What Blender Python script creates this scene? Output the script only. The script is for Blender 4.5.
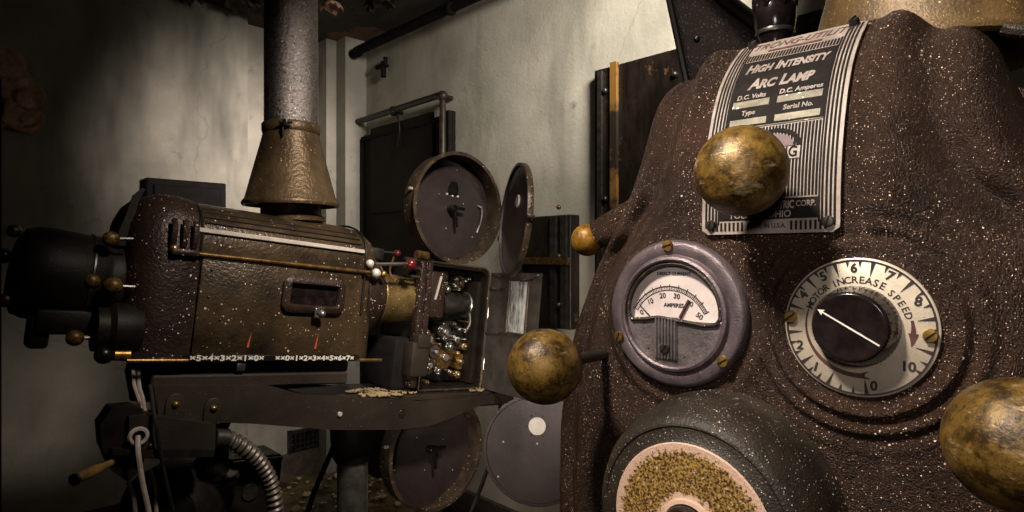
import bpy, bmesh, math, random
from mathutils import Vector, Matrix
random.seed(7)
PI = math.pi
for o in list(bpy.data.objects): bpy.data.objects.remove(o)
S = bpy.context.scene
COL = S.collection
CZ = 1.3
# ---------------------------------------------------------------- camera
cd = bpy.data.cameras.new('camera'); cam = bpy.data.objects.new('camera', cd); COL.objects.link(cam)
cam.location = (0, 0, CZ); cam.rotation_euler = (PI/2, 0, 0)
cd.sensor_width = 36; cd.lens = 620/1024*36; cd.clip_start = .02
S.camera = cam
# ---------------------------------------------------------------- world, lights, exposure
w = bpy.data.worlds.new('world'); S.world = w; w.use_nodes = True
w.node_tree.nodes['Background'].inputs[0].default_value = (.75, .85, 1, 1)
w.node_tree.nodes['Background'].inputs[1].default_value = .035
S.view_settings.view_transform = 'Standard'; S.view_settings.look = 'None'
S.view_settings.exposure = 0; S.view_settings.gamma = 1
try: S.view_settings.use_curve_mapping = False
except Exception: pass
def area(name, loc, target, size, power, col, spread=PI):
    d = bpy.data.lights.new(name, 'AREA'); d.shape = 'DISK'; d.size = size; d.energy = power; d.color = col; d.spread = spread
    o = bpy.data.objects.new(name, d); COL.objects.link(o); o.location = loc
    o.rotation_euler = (Vector(target)-Vector(loc)).to_track_quat('-Z', 'Y').to_euler()
    return o
area('light_ceiling', (.60, 1.45, 2.4), (.15, 2.65, 2.0), .35, 8.5, (1, .94, .84), 1.45)
area('light_left_wall_spot', (1.35, 1.2, 2.0), (-1.22, 3.2, 1.80), .25, 3.6, (1, .87, .76), .42)  # added narrow spot that brightens a patch of the left wall
area('light_machine', (.25, .75, 2.25), (-.4, 1.75, 1.2), .20, 4.2, (1, .88, .74), 1.0)
area('light_near_fill', (-.50, -.02, 2.2), (.15, .36, 1.35), .16, 1.6, (1, .90, .78), .70)  # added fill from the camera side for the near housing, no real window
area('light_magazine_fill', (-.25, .0, 1.12), (-.02, 1.9, .95), .2, .95, (1, .88, .76), .55)  # added unseen fill, lifts the far magazines from the camera side
area('light_camera_lamp', (-.08, -.22, 1.45), (.15, .4, 1.3), .10, .3, (1, .92, .84), 1.6)
area('light_top_near', (.08, .42, 2.15), (.45, .62, 1.5), .18, 1.3, (1, .90, .76), .9)

# ---------------------------------------------------------------- materials
def nm(name):
    m = bpy.data.materials.new(name); m.use_nodes = True
    return m, m.node_tree, m.node_tree.nodes['Principled BSDF']
def noise(nt, scale, detail=4, rough=.6, coord='Object', stretch=None):
    tc = nt.nodes.new('ShaderNodeTexCoord'); n = nt.nodes.new('ShaderNodeTexNoise')
    n.inputs['Scale'].default_value = scale; n.inputs['Detail'].default_value = detail; n.inputs['Roughness'].default_value = rough
    if stretch:
        mp = nt.nodes.new('ShaderNodeMapping'); mp.inputs['Scale'].default_value = stretch
        nt.links.new(tc.outputs[coord], mp.inputs[0]); nt.links.new(mp.outputs[0], n.inputs['Vector'])
    else: nt.links.new(tc.outputs[coord], n.inputs['Vector'])
    return n.outputs['Fac']
def ramp(nt, fac, a, b, ca=(0, 0, 0), cb=(1, 1, 1)):
    r = nt.nodes.new('ShaderNodeValToRGB'); nt.links.new(fac, r.inputs[0])
    r.color_ramp.elements[0].position = a; r.color_ramp.elements[1].position = b
    r.color_ramp.elements[0].color = (*ca, 1); r.color_ramp.elements[1].color = (*cb, 1)
    return r.outputs[0]
def mix(nt, fac, a, b):
    m = nt.nodes.new('ShaderNodeMix'); m.data_type = 'RGBA'
    if hasattr(fac, 'links') or hasattr(fac, 'is_linked'): nt.links.new(fac, m.inputs[0])
    else: m.inputs[0].default_value = fac
    for v, i in ((a, 6), (b, 7)):
        if isinstance(v, tuple): m.inputs[i].default_value = (*v, 1)
        else: nt.links.new(v, m.inputs[i])
    return m.outputs[2]
def bump(nt, p, h, dist, strength=1):
    b = nt.nodes.new('ShaderNodeBump'); b.inputs['Distance'].default_value = dist; b.inputs['Strength'].default_value = strength
    nt.links.new(h, b.inputs['Height']); nt.links.new(b.outputs[0], p.inputs['Normal'])
def plain(name, c, rough=.5, metal=0, var=.35, scale=25, bmp=0, bscale=200, spec=.5):
    m, nt, p = nm(name); p.inputs['Specular IOR Level'].default_value = spec
    f = noise(nt, scale, 6, .65)
    r = ramp(nt, f, .35, .7, tuple(x*(1-var) for x in c), tuple(min(1, x*(1+var)) for x in c))
    nt.links.new(r, p.inputs['Base Color']); p.inputs['Roughness'].default_value = rough; p.inputs['Metallic'].default_value = metal
    if bmp: bump(nt, p, noise(nt, bscale, 3), bmp)
    return m
def speckled(name, base, base2, chip, cscale, thr, rough=.42, metal=.0, grain=600, gd=.0006, big=9, patch=None):
    """enamel with a hammered grain and small chipped flecks; thr near .95 = few flecks, .8 = many"""
    m, nt, p = nm(name)
    c = ramp(nt, noise(nt, big, 5, .7), .35, .68, base, base2)
    tc = nt.nodes.new('ShaderNodeTexCoord'); masks = []
    clus = noise(nt, big*1.7, 4, .65)
    for sc, rad in ((cscale, .30), (cscale*.5, .20)):
        v = nt.nodes.new('ShaderNodeTexVoronoi'); v.inputs['Scale'].default_value = sc; nt.links.new(tc.outputs['Object'], v.inputs['Vector'])
        sep = nt.nodes.new('ShaderNodeSeparateColor'); nt.links.new(v.outputs['Color'], sep.inputs[0])
        # radius of the fleck: grows with the cell's random value and the local wear
        a = nt.nodes.new('ShaderNodeMath'); a.operation = 'MULTIPLY_ADD'; nt.links.new(clus, a.inputs[0]); a.inputs[1].default_value = .9; nt.links.new(sep.outputs[0], a.inputs[2])
        b = nt.nodes.new('ShaderNodeMath'); b.operation = 'SUBTRACT'; nt.links.new(a.outputs[0], b.inputs[0]); b.inputs[1].default_value = thr+.34
        e = nt.nodes.new('ShaderNodeMath'); e.operation = 'MULTIPLY'; nt.links.new(b.outputs[0], e.inputs[0]); e.inputs[1].default_value = rad*3.2
        f = nt.nodes.new('ShaderNodeMath'); f.operation = 'MINIMUM'; nt.links.new(e.outputs[0], f.inputs[0]); f.inputs[1].default_value = rad*1.3
        g = nt.nodes.new('ShaderNodeMath'); g.operation = 'LESS_THAN'; nt.links.new(v.outputs['Distance'], g.inputs[0]); nt.links.new(f.outputs[0], g.inputs[1])
        masks.append(g.outputs[0])
    mx = nt.nodes.new('ShaderNodeMath'); mx.operation = 'MAXIMUM'; nt.links.new(masks[0], mx.inputs[0]); nt.links.new(masks[1], mx.inputs[1])
    if cscale > 400:
        v = nt.nodes.new('ShaderNodeTexVoronoi'); v.inputs['Scale'].default_value = cscale*2.2; nt.links.new(tc.outputs['Object'], v.inputs['Vector'])
        sep = nt.nodes.new('ShaderNodeSeparateColor'); nt.links.new(v.outputs['Color'], sep.inputs[0])
        g1 = nt.nodes.new('ShaderNodeMath'); g1.operation = 'LESS_THAN'; nt.links.new(v.outputs['Distance'], g1.inputs[0]); g1.inputs[1].default_value = .30
        g2 = nt.nodes.new('ShaderNodeMath'); g2.operation = 'MULTIPLY_ADD'; nt.links.new(clus, g2.inputs[0]); g2.inputs[1].default_value = .6; nt.links.new(sep.outputs[0], g2.inputs[2])
        g3 = nt.nodes.new('ShaderNodeMath'); g3.operation = 'GREATER_THAN'; nt.links.new(g2.outputs[0], g3.inputs[0]); g3.inputs[1].default_value = thr+.22
        g4 = nt.nodes.new('ShaderNodeMath'); g4.operation = 'MULTIPLY'; nt.links.new(g1.outputs[0], g4.inputs[0]); nt.links.new(g3.outputs[0], g4.inputs[1])
        g5 = nt.nodes.new('ShaderNodeMath'); g5.operation = 'MULTIPLY'; nt.links.new(g4.outputs[0], g5.inputs[0]); nt.links.new(sep.outputs[1], g5.inputs[1])
        c = mix(nt, g5.outputs[0], c, chip)
    c = mix(nt, mx.outputs[0], c, chip)
    if patch:
        c = mix(nt, ramp(nt, noise(nt, patch[0], 7, .75), patch[1], patch[1]+.03), c, patch[2])
    nt.links.new(c, p.inputs['Base Color'])
    p.inputs['Roughness'].default_value = rough; p.inputs['Metallic'].default_value = metal; p.inputs['Specular IOR Level'].default_value = .36
    bump(nt, p, noise(nt, grain, 2), gd)
    return m
M = {}
M['near_enamel'] = speckled('near_enamel', (.016, .0075, .004), (.046, .022, .012), (.95, .68, .52), 500, .90, .38, .3, 1000, .0019, 14, (18, .70, (.42, .27, .22)))
M['near_hub'] = speckled('near_hub', (.014, .010, .007), (.034, .024, .016), (.6, .5, .42), 420, .92, .5, .1, 700, .0006, 30)
M['near_cone'] = speckled('near_cone', (.07, .042, .016), (.17, .10, .04), (.4, .28, .14), 300, .84, .5, .2, 300, .001, 14)
M['plate_enamel'] = speckled('plate_enamel', (.022, .014, .012), (.045, .03, .028), (.16, .12, .13), 420, .62, .75, 0, 500, .0006, 14)
M['far_enamel'] = speckled('far_enamel', (.016, .011, .007), (.085, .055, .028), (.75, .62, .5), 150, .86, .36, .25, 130, .0015, 7)
M['far_casting'] = speckled('far_casting', (.018, .010, .008), (.045, .026, .02), (.75, .66, .6), 170, .82, .4, .2, 150, .002, 12)
M['far_black'] = plain('far_black', (.012, .009, .007), .5, .0, .5, 20, .0006, 160, spec=.22)
M['gold_nozzle'] = speckled('gold_nozzle', (.07, .045, .015), (.24, .16, .06), (.7, .52, .3), 160, .84, .42, .5, 120, .001, 12)
M['beam'] = speckled('beam', (.020, .015, .011), (.042, .031, .024), (.3, .25, .2), 180, 1.0, .5, .1, 250, .0008, 5)
M['magazine'] = speckled('magazine', (.038, .028, .028), (.072, .055, .054), (.5, .4, .33), 120, 1.08, .42, .3, 250, .0005, 5)
M['rim'] = speckled('rim', (.03, .022, .017), (.12, .085, .055), (.6, .45, .3), 150, .80, .4, .4, 150, .0015, 12)
M['black'] = plain('black', (.008, .007, .006), .3, 0, .4)
M['blackmatte'] = plain('blackmatte', (.009, .007, .007), .8, 0, .4, spec=.15)
M['bakelite'] = plain('bakelite', (.012, .008, .008), .16, 0, .6, 60, .0003, 90)
M['steel'] = plain('steel', (.42, .40, .37), .3, .9, .4, 30)
M['darksteel'] = plain('darksteel', (.10, .09, .08), .35, .8, .5, 30)
M['trim'] = plain('trim', (.62, .56, .5), .4, .3, .2, 40)
M['brass'] = plain('brass', (.42, .25, .07), .35, .85, .5, 60)
M['brass_dark'] = plain('brass_dark', (.16, .09, .03), .4, .7, .6, 60)
M['red'] = plain('red', (.11, .010, .012), .25, 0, .3)
M['redmark'] = plain('redmark', (.45, .09, .03), .5, 0, .2)
M['white'] = plain('white', (.72, .66, .6), .5, 0, .15, 80)
M['cablewhite'] = plain('cablewhite', (.5, .42, .36), .5, 0, .2, 80)
M['ink'] = plain('ink', (.02, .012, .012), .6, 0, .2)
M['maroon'] = plain('maroon', (.07, .020, .020), .55, 0, .3, 300)
M['pipe_rust'] = plain('pipe_rust', (.03, .02, .013), .5, .3, .6, 30)
M['door_grey'] = plain('door_grey', (.07, .06, .052), .4, .3, .4, 20)
M['rollersteel'] = plain('rollersteel', (.16, .15, .13), .25, .9, .5, 60)
M['hose_metal'] = plain('hose_metal', (.15, .125, .105), .42, .5, .3, 60)
M['wood'] = plain('wood', (.35, .2, .06), .4, 0, .5, 30)
M['plastic_wire'] = plain('plastic_wire', (.012, .01, .009), .5)
# old knobs: worn brown-yellow balls with scuffs
def knob_mat(name, a, b, pale, thr=.6):
    m, nt, p = nm(name)
    c = ramp(nt, noise(nt, 75, 8, .8), .42, .60, a, b)
    c = mix(nt, ramp(nt, noise(nt, 38, 8, .75, stretch=(1, 1, 3)), thr-.03, thr+.08), c, pale)
    c = mix(nt, ramp(nt, noise(nt, 130, 6, .7), .62, .7), c, tuple(x*.4 for x in a))
    nt.links.new(c, p.inputs['Base Color']); p.inputs['Roughness'].default_value = .38; p.inputs['Metallic'].default_value = .25
    bump(nt, p, noise(nt, 180, 6, .7), .0006)
    return m
M['knob'] = knob_mat('knob', (.038, .019, .004), (.22, .125, .025), (.50, .36, .20))
M['knob_amber'] = knob_mat('knob_amber', (.10, .045, .006), (.42, .20, .02), (.05, .02, .004), .6)
# bezel: grey-violet cast metal
M['bezel'] = speckled('bezel', (.095, .072, .079), (.20, .155, .162), (.05, .04, .04), 500, 1.0, .38, .55, 900, .0004, 60)
M['bezel_dark'] = speckled('bezel_dark', (.08, .066, .070), (.24, .20, .20), (.04, .03, .03), 300, .84, .4, .5, 600, .0005, 45)
M['dialpaper'] = plain('dialpaper', (.60, .50, .47), .5, 0, .18, 45)
M['dialplate'] = speckled('dialplate', (.40, .33, .25), (.58, .49, .38), (.2, .15, .1), 500, 1.0, .42, .25, 1200, .00015, 60)
M['plate_pale'] = speckled('plate_pale', (.20, .16, .13), (.38, .31, .27), (.12, .08, .06), 450, 1.0, .5, 0, 900, .0002, 60)
M['field'] = speckled('field', (.09, .078, .05), (.19, .165, .115), (.5, .47, .4), 300, .8, .5, .2, 700, .0003, 80)
M['plate_black'] = plain('plate_black', (.012, .009, .008), .75, 0, .4, 80, spec=.12)
# dome disc: pale ring with a worn, rust flecked middle (radial pattern belongs to the worn paint)
def disc_mat():
    m, nt, p = nm('worn_disc')
    tc = nt.nodes.new('ShaderNodeTexCoord'); ln = nt.nodes.new('ShaderNodeVectorMath'); ln.operation = 'LENGTH'
    mp = nt.nodes.new('ShaderNodeMapping'); mp.vector_type = 'POINT'
    nt.links.new(tc.outputs['UV'], mp.inputs[0]); mp.inputs['Location'].default_value = (-.5, -.5, 0)
    nt.links.new(mp.outputs[0], ln.inputs[0])
    r = nt.nodes.new('ShaderNodeValToRGB'); nt.links.new(ln.outputs['Value'], r.inputs[0])
    e = r.color_ramp.elements; e[0].position = .165; e[0].color = (0, 0, 0, 1); e[1].position = .22; e[1].color = (1, 1, 1, 1)
    x = e.new(.42); x.color = (1, 1, 1, 1); x = e.new(.488); x.color = (0, 0, 0, 1)
    n = noise(nt, 420, 4, .7)
    a = nt.nodes.new('ShaderNodeMath'); a.operation = 'MULTIPLY_ADD'; nt.links.new(r.outputs[0], a.inputs[0]); a.inputs[1].default_value = .30; nt.links.new(n, a.inputs[2])
    fac = ramp(nt, a.outputs[0], .66, .71)
    rust = ramp(nt, noise(nt, 700, 3, .6), .42, .62, (.03, .015, .005), (.40, .23, .05))
    c = mix(nt, fac, (.58, .38, .28), rust)
    nt.links.new(c, p.inputs['Base Color']); p.inputs['Roughness'].default_value = .5
    bump(nt, p, n, .0006)
    return m
M['worn_disc'] = disc_mat()
def duct_mat():
    m, nt, p = nm('galvanised')
    c = ramp(nt, noise(nt, 170, 6, .85), .38, .66, (.10, .085, .085), (.46, .41, .39))
    nt.links.new(c, p.inputs['Base Color']); p.inputs['Metallic'].default_value = .92
    r = ramp(nt, noise(nt, 140, 4, .8), .4, .6, (.22,)*3, (.48,)*3)
    nt.links.new(r, p.inputs['Roughness']); bump(nt, p, noise(nt, 150, 4, .8), .0025)
    return m
M['duct'] = duct_mat()
M['cone'] = speckled('cone', (.05, .032, .016), (.13, .085, .045), (.5, .36, .2), 130, .9, .42, .45, 120, .002, 9)
def wall_mat(name, a, b, stain, seedshift=0):
    m, nt, p = nm(name)
    c = ramp(nt, noise(nt, 1.7, 7, .62), .36, .62, a, b)
    c = mix(nt, ramp(nt, noise(nt, 1.1, 4, .6, stretch=(2.4, 2.4, .6)), .50, .72), c, stain)
    c = mix(nt, ramp(nt, noise(nt, 9, 8, .75), .60, .78), c, stain)
    # thin crack lines
    tc = nt.nodes.new('ShaderNodeTexCoord'); v = nt.nodes.new('ShaderNodeTexVoronoi'); v.feature = 'DISTANCE_TO_EDGE'; v.inputs['Scale'].default_value = .55
    wn = nt.nodes.new('ShaderNodeTexNoise'); wn.inputs['Scale'].default_value = 3; wn.inputs['Detail'].default_value = 6
    nt.links.new(tc.outputs['Object'], wn.inputs['Vector'])
    vm = nt.nodes.new('ShaderNodeVectorMath'); vm.operation = 'MULTIPLY_ADD'; vm.inputs[1].default_value = (.35, .35, .35)
    nt.links.new(wn.outputs['Color'], vm.inputs[0]); nt.links.new(tc.outputs['Object'], vm.inputs[2]); nt.links.new(vm.outputs[0], v.inputs['Vector'])
    cr = ramp(nt, v.outputs['Distance'], 0, .004, (.22,)*3, (0,)*3)
    c = mix(nt, cr, c, tuple(x*.45 for x in stain))
    nt.links.new(c, p.inputs['Base Color']); p.inputs['Roughness'].default_value = .8
    bump(nt, p, noise(nt, 60, 5, .7), .002)
    return m
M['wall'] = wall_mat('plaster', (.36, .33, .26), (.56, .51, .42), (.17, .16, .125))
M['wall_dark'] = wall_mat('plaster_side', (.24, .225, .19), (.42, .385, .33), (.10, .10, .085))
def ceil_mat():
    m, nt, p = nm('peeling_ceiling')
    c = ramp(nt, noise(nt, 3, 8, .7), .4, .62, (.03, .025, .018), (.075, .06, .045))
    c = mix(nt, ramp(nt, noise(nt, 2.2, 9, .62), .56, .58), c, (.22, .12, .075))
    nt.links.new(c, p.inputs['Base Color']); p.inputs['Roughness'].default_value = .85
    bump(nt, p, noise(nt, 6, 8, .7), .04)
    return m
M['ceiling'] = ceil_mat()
M['peel'] = plain('peel', (.55, .33, .23), .8, 0, .45, 14, .004, 50)
M['peel_dark'] = plain('peel_dark', (.07, .05, .035), .85, 0, .5, 14)
def floor_mat():
    m, nt, p = nm('dirty_floor')
    c = ramp(nt, noise(nt, 6, 8, .75), .4, .62, (.03, .022, .012), (.2, .14, .06))
    nt.links.new(c, p.inputs['Base Color']); p.inputs['Roughness'].default_value = .6; bump(nt, p, noise(nt, 30, 5), .01)
    return m
M['floor'] = floor_mat()
M['door'] = plain('door', (.012, .008, .005), .7, 0, .5, 5, .001, 60, spec=.15)
def rusty(name):
    m, nt, p = nm(name)
    c = ramp(nt, noise(nt, 5, 8, .7, stretch=(3, 3, .8)), .4, .68, (.009, .006, .004), (.034, .023, .017))
    c = mix(nt, ramp(nt, noise(nt, 11, 8, .75), .62, .68), c, (.20, .10, .03))
    nt.links.new(c, p.inputs['Base Color']); p.inputs['Roughness'].default_value = .4; p.inputs['Metallic'].default_value = .3
    bump(nt, p, noise(nt, 40, 5), .002)
    return m
M['rusty'] = rusty('rusty_steel_sheet')
m, nt, p = nm('rail_rust'); nt.links.new(mix(nt, ramp(nt, noise(nt, 3.5, 7, .7), .47, .55), (.02, .013, .008), (.20, .10, .02)), p.inputs['Base Color']); p.inputs['Roughness'].default_value = .5; M['rail_rust'] = m
M['flake'] = plain('flake', (.38, .28, .15), .8, 0, .5, 9)
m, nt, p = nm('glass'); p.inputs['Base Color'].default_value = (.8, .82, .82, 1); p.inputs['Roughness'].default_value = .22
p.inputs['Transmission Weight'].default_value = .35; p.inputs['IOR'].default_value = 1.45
nt.links.new(ramp(nt, noise(nt, 28, 6, .75, stretch=(1, 1, .18)), .42, .60, (.10, .10, .10), (.9, .92, .9)), p.inputs['Base Color']); bump(nt, p, noise(nt, 35, 4, .7, stretch=(1, 1, .3)), .004); M['glass'] = m  # vertical streaks in the base colour are a painted reflection
M['film_can'] = plain('film_can', (.3, .27, .24), .4, .6, .4, 20)

# ---------------------------------------------------------------- mesh helpers
WM = {}
def frame(o, x, y, z):
    m = Matrix.Identity(4)
    for i, a in enumerate((x, y, z)):
        for r in range(3): m[r][i] = a[r]
    for r in range(3): m[r][3] = o[r]
    return m
I4 = Matrix.Identity(4)
def T(x, y, z): return Matrix.Translation((x, y, z))
def aim(p, d, up=(0, 0, 1)):
    """matrix at p whose z axis points along d"""
    z = Vector(d).normalized(); u = Vector(up)
    if abs(z.dot(u)) > .98: u = Vector((0, 1, 0))
    x = u.cross(z).normalized(); y = z.cross(x)
    return frame(p, x, y, z)
def B(): return bmesh.new()
def box(bm, c, s, m=I4):
    vs = [bm.verts.new(m @ Vector((c[0]+s[0]*i/2, c[1]+s[1]*j/2, c[2]+s[2]*k/2))) for i in (-1, 1) for j in (-1, 1) for k in (-1, 1)]
    for f in ((0, 1, 3, 2), (4, 6, 7, 5), (0, 4, 5, 1), (2, 3, 7, 6), (0, 2, 6, 4), (1, 5, 7, 3)): bm.faces.new([vs[i] for i in f])
def rbox(bm, c, s, m=I4, r=.004, seg=2):
    b2 = bmesh.new(); box(b2, c, s)
    bmesh.ops.bevel(b2, geom=b2.edges[:], offset=min(r, min(s)*.45), segments=seg, affect='EDGES', profile=.5)
    b2.transform(m); tmp = bpy.data.meshes.new('t'); b2.to_mesh(tmp); bm.from_mesh(tmp); bpy.data.meshes.remove(tmp); b2.free()
def lathe(bm, prof, m=I4, seg=48, a0=0, a1=2*PI):
    full = abs(a1-a0-2*PI) < 1e-6; n = seg if full else seg+1; rows = []
    for r, z in prof:
        if r < 1e-7: rows.append([bm.verts.new(m @ Vector((0, 0, z)))])
        else: rows.append([bm.verts.new(m @ Vector((r*math.cos(a0+(a1-a0)*i/seg), r*math.sin(a0+(a1-a0)*i/seg), z))) for i in range(n)])
    for A, Bq in zip(rows, rows[1:]):
        for i in range(seg):
            j = (i+1) % n if full else i+1
            if len(A) == 1 and len(Bq) == 1: continue
            if len(A) == 1: bm.faces.new((A[0], Bq[i], Bq[j]))
            elif len(Bq) == 1: bm.faces.new((A[i], A[j], Bq[0]))
            else: bm.faces.new((A[i], A[j], Bq[j], Bq[i]))
def ball(bm, r, m=I4, seg=48, sq=1):
    lathe(bm, [(r*math.sin(PI*i/(seg//2)), -r*math.cos(PI*i/(seg//2))*sq) for i in range(seg//2+1)], m, seg)
def cyl(bm, r, h, m=I4, seg=32, be=.08):
    b = min(r, h)*be
    lathe(bm, [(0, 0), (r-b, 0), (r, b), (r, h-b), (r-b, h), (0, h)], m, seg)
def smooth_path(pts, n=8):
    P = [Vector(p) for p in pts]; P = [2*P[0]-P[1]]+P+[2*P[-1]-P[-2]]; out = []
    for i in range(1, len(P)-2):
        for k in range(n):
            t = k/n; a, b, c, d = P[i-1:i+3]
            out.append(.5*((2*b)+(c-a)*t+(2*a-5*b+4*c-d)*t*t+(3*b-a-3*c+d)*t**3))
    out.append(P[-2]); return out
def tube(bm, pts, r, seg=10, m=I4, cap=True):
    P = [Vector(p) for p in pts]; rows = []; up = None
    for i, p in enumerate(P):
        d = (P[min(i+1, len(P)-1)]-P[max(i-1, 0)]).normalized()
        if up is None: up = Vector((0, 0, 1)) if abs(d.z) < .9 else Vector((1, 0, 0))
        x = up.cross(d).normalized(); y = d.cross(x); up = y
        rr = r(i/(len(P)-1)) if callable(r) else r
        rows.append([bm.verts.new(m @ (p+x*rr*math.cos(2*PI*k/seg)+y*rr*math.sin(2*PI*k/seg))) for k in range(seg)])
    for A, C in zip(rows, rows[1:]):
        for k in range(seg): bm.faces.new((A[k], A[(k+1) % seg], C[(k+1) % seg], C[k]))
    if cap: bm.faces.new(rows[0][::-1]); bm.faces.new(rows[-1])
def prism(bm, poly, z0, z1, m=I4, bev=0):
    b2 = bmesh.new()
    lo = [b2.verts.new((x, y, z0)) for x, y in poly]; hi = [b2.verts.new((x, y, z1)) for x, y in poly]; n = len(poly)
    b2.faces.new(lo[::-1]); b2.faces.new(hi)
    for i in range(n): b2.faces.new((lo[i], lo[(i+1) % n], hi[(i+1) % n], hi[i]))
    if bev:
        ed = [e for e in b2.edges if all(abs(v.co.z-z1) < 1e-9 for v in e.verts) or all(abs(v.co.z-z0) < 1e-9 for v in e.verts)]
        bmesh.ops.bevel(b2, geom=ed, offset=bev, segments=3, affect='EDGES', profile=.5)
    b2.transform(m); tmp = bpy.data.meshes.new('t'); b2.to_mesh(tmp); bm.from_mesh(tmp); bpy.data.meshes.remove(tmp); b2.free()
def loft(bm, rows, close=True, caps=True):
    R = [[bm.verts.new(p) for p in r] for r in rows]; n = len(R[0])
    for A, C in zip(R, R[1:]):
        for k in range(n if close else n-1): bm.faces.new((A[k], A[(k+1) % n], C[(k+1) % n], C[k]))
    if caps: bm.faces.new(R[0][::-1]); bm.faces.new(R[-1])
def tag(o, label, cat, group=None, kind=None):
    if label: o['label'] = label
    if cat: o['category'] = cat
    if group: o['group'] = group
    if kind: o['kind'] = kind
    return o
def thing(name, label, cat, m, group=None):
    o = bpy.data.objects.new(name, None); COL.objects.link(o); o.empty_display_size = .05
    o.matrix_world = m; WM[o.name] = m.copy()
    return tag(o, label, cat, group)
def obj(name, bm, mat, parent=None, m=I4, smooth=True, label=None, ang=40):
    bmesh.ops.recalc_face_normals(bm, faces=bm.faces[:])
    me = bpy.data.meshes.new(name); bm.to_mesh(me); bm.free()
    o = bpy.data.objects.new(name, me); COL.objects.link(o)
    if parent is not None:
        pm = WM[parent.name]; me.transform(pm.inverted() @ m); o.parent = parent; WM[o.name] = pm
    else:
        me.transform(m); c = [v.co for v in me.vertices]
        loc = Vector(((min(v.x for v in c)+max(v.x for v in c))/2, (min(v.y for v in c)+max(v.y for v in c))/2, min(v.z for v in c)))
        me.transform(T(*(-loc))); o.location = loc; WM[o.name] = T(*loc)
    me.materials.append(M[mat] if isinstance(mat, str) else mat)
    if smooth:
        for f in me.polygons: f.use_smooth = True
        b = bmesh.new(); b.from_mesh(me)
        for e in b.edges:
            if len(e.link_faces) == 2 and e.calc_face_angle(0) > math.radians(ang): e.smooth = False
        b.to_mesh(me); b.free()
    if label: o['label'] = label
    return o
def struct(name, bm, mat, **k):
    o = obj(name, bm, mat, **k); o['kind'] = 'structure'; return o
def text_bm(s, size, xf, ext=.00015, align='CENTER', shear=0, sx=1, bold=0, caps=False):
    """flat lettering as a mesh; xf maps (x, y, z) of the text plane into the frame"""
    cu = bpy.data.curves.new('t', 'FONT'); cu.body = s; cu.size = size; cu.align_x = align; cu.align_y = 'CENTER'
    cu.extrude = ext; cu.shear = shear; cu.offset = bold; cu.resolution_u = 3
    if caps:
        cu.small_caps_scale = .8
        for ch, fo_ in zip(s, cu.body_format):
            if ch.islower(): fo_.use_small_caps = True
    ob = bpy.data.objects.new('t', cu); COL.objects.link(ob); bpy.context.view_layer.update()
    me = bpy.data.meshes.new_from_object(ob.evaluated_get(bpy.context.evaluated_depsgraph_get()))
    bm = bmesh.new(); bm.from_mesh(me)
    bpy.data.objects.remove(ob); bpy.data.curves.remove(cu); bpy.data.meshes.remove(me)
    for v in bm.verts: v.co = Vector(xf(v.co.x*sx, v.co.y, v.co.z))
    return bm
def join(bm, b2):
    t = bpy.data.meshes.new('t'); b2.to_mesh(t); bm.from_mesh(t); bpy.data.meshes.remove(t); b2.free()

# ---------------------------------------------------------------- room
AH = Vector((.72, .694, 0)).normalized(); WH = Vector((.694, -.72, 0)).normalized()
CR = Vector((-.919, 3.8, 0)); HC = 2.6
def wall(name, a, b, t, mat, z0=0, z1=HC, side=1):
    """wall slab from a to b, thickness behind"""
    a, b = Vector(a), Vector(b); d = (b-a).normalized(); n = Vector((-d.y, d.x, 0))*side; bm = B()
    mm = frame(a, d, n, (0, 0, 1)); L = (b-a).length
    box(bm, (L/2, t/2, (z0+z1)/2), (L, t, z1-z0), mm)
    return struct(name, bm, mat, smooth=False)
# room frame: x along the side wall towards the front wall, y towards the side wall
RM = frame((0, 0, 0), AH, -WH, (0, 0, 1))
def R(x, y, z=0): return RM @ Vector((x, y, z))
cx = CR.dot(AH); cy = CR.dot(-WH)     # room corner in the room frame
bm = B(); box(bm, (cx-2.6, cy-2.6, -.03), (5.9, 5.9, .06), RM); struct('floor', bm, 'floor', smooth=False)
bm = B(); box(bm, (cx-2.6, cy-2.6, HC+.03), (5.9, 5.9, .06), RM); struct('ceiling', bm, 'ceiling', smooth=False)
wall('wall_front', R(cx, cy+.1), R(cx, cy-5.4), .12, 'wall', side=1)
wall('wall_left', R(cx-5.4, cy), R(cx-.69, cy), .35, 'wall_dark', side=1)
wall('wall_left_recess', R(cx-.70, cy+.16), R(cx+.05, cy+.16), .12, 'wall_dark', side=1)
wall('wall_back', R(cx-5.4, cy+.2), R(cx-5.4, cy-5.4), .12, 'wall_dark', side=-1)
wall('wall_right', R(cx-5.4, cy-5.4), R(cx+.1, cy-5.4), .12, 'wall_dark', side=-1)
# corner pilaster
bm = B(); box(bm, (cx-.07, cy+.06, HC/2), (.14, .22, HC), RM); box(bm, (cx-.17, cy+.11, HC/2), (.07, .10, HC), RM)
struct('trim_1', bm, 'wall_dark', smooth=False)
def frontx(px):
    """distance along the front wall from the corner for a picture column"""
    k = (px-512)/620; return (k*CR.y-CR.x)/(WH.x-k*WH.y)
def fr(d, z, out=0): return CR+WH*d-AH*out+Vector((0, 0, z))
FR = frame(CR, WH, -AH, (0, 0, 1))      # x along front wall, y into the room, z up
def pz(d, y):
    p = CR+WH*d; return CZ+(256-y)/620*p.y
# skirting along the front and left wall
bm = B(); box(bm, (1.9, .012, .07), (3.8, .024, .14), FR); struct('baseboard_front', bm, 'peel_dark', smooth=False)
bm = B(); box(bm, (cx-3.0, cy-.012, .07), (4.6, .024, .14), RM); struct('baseboard_left', bm, 'peel_dark', smooth=False)
bm = B(); box(bm, (cx-.37, cy+.148, .07), (.5, .024, .14), RM); struct('baseboard_recess', bm, 'peel_dark', smooth=False)
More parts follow.
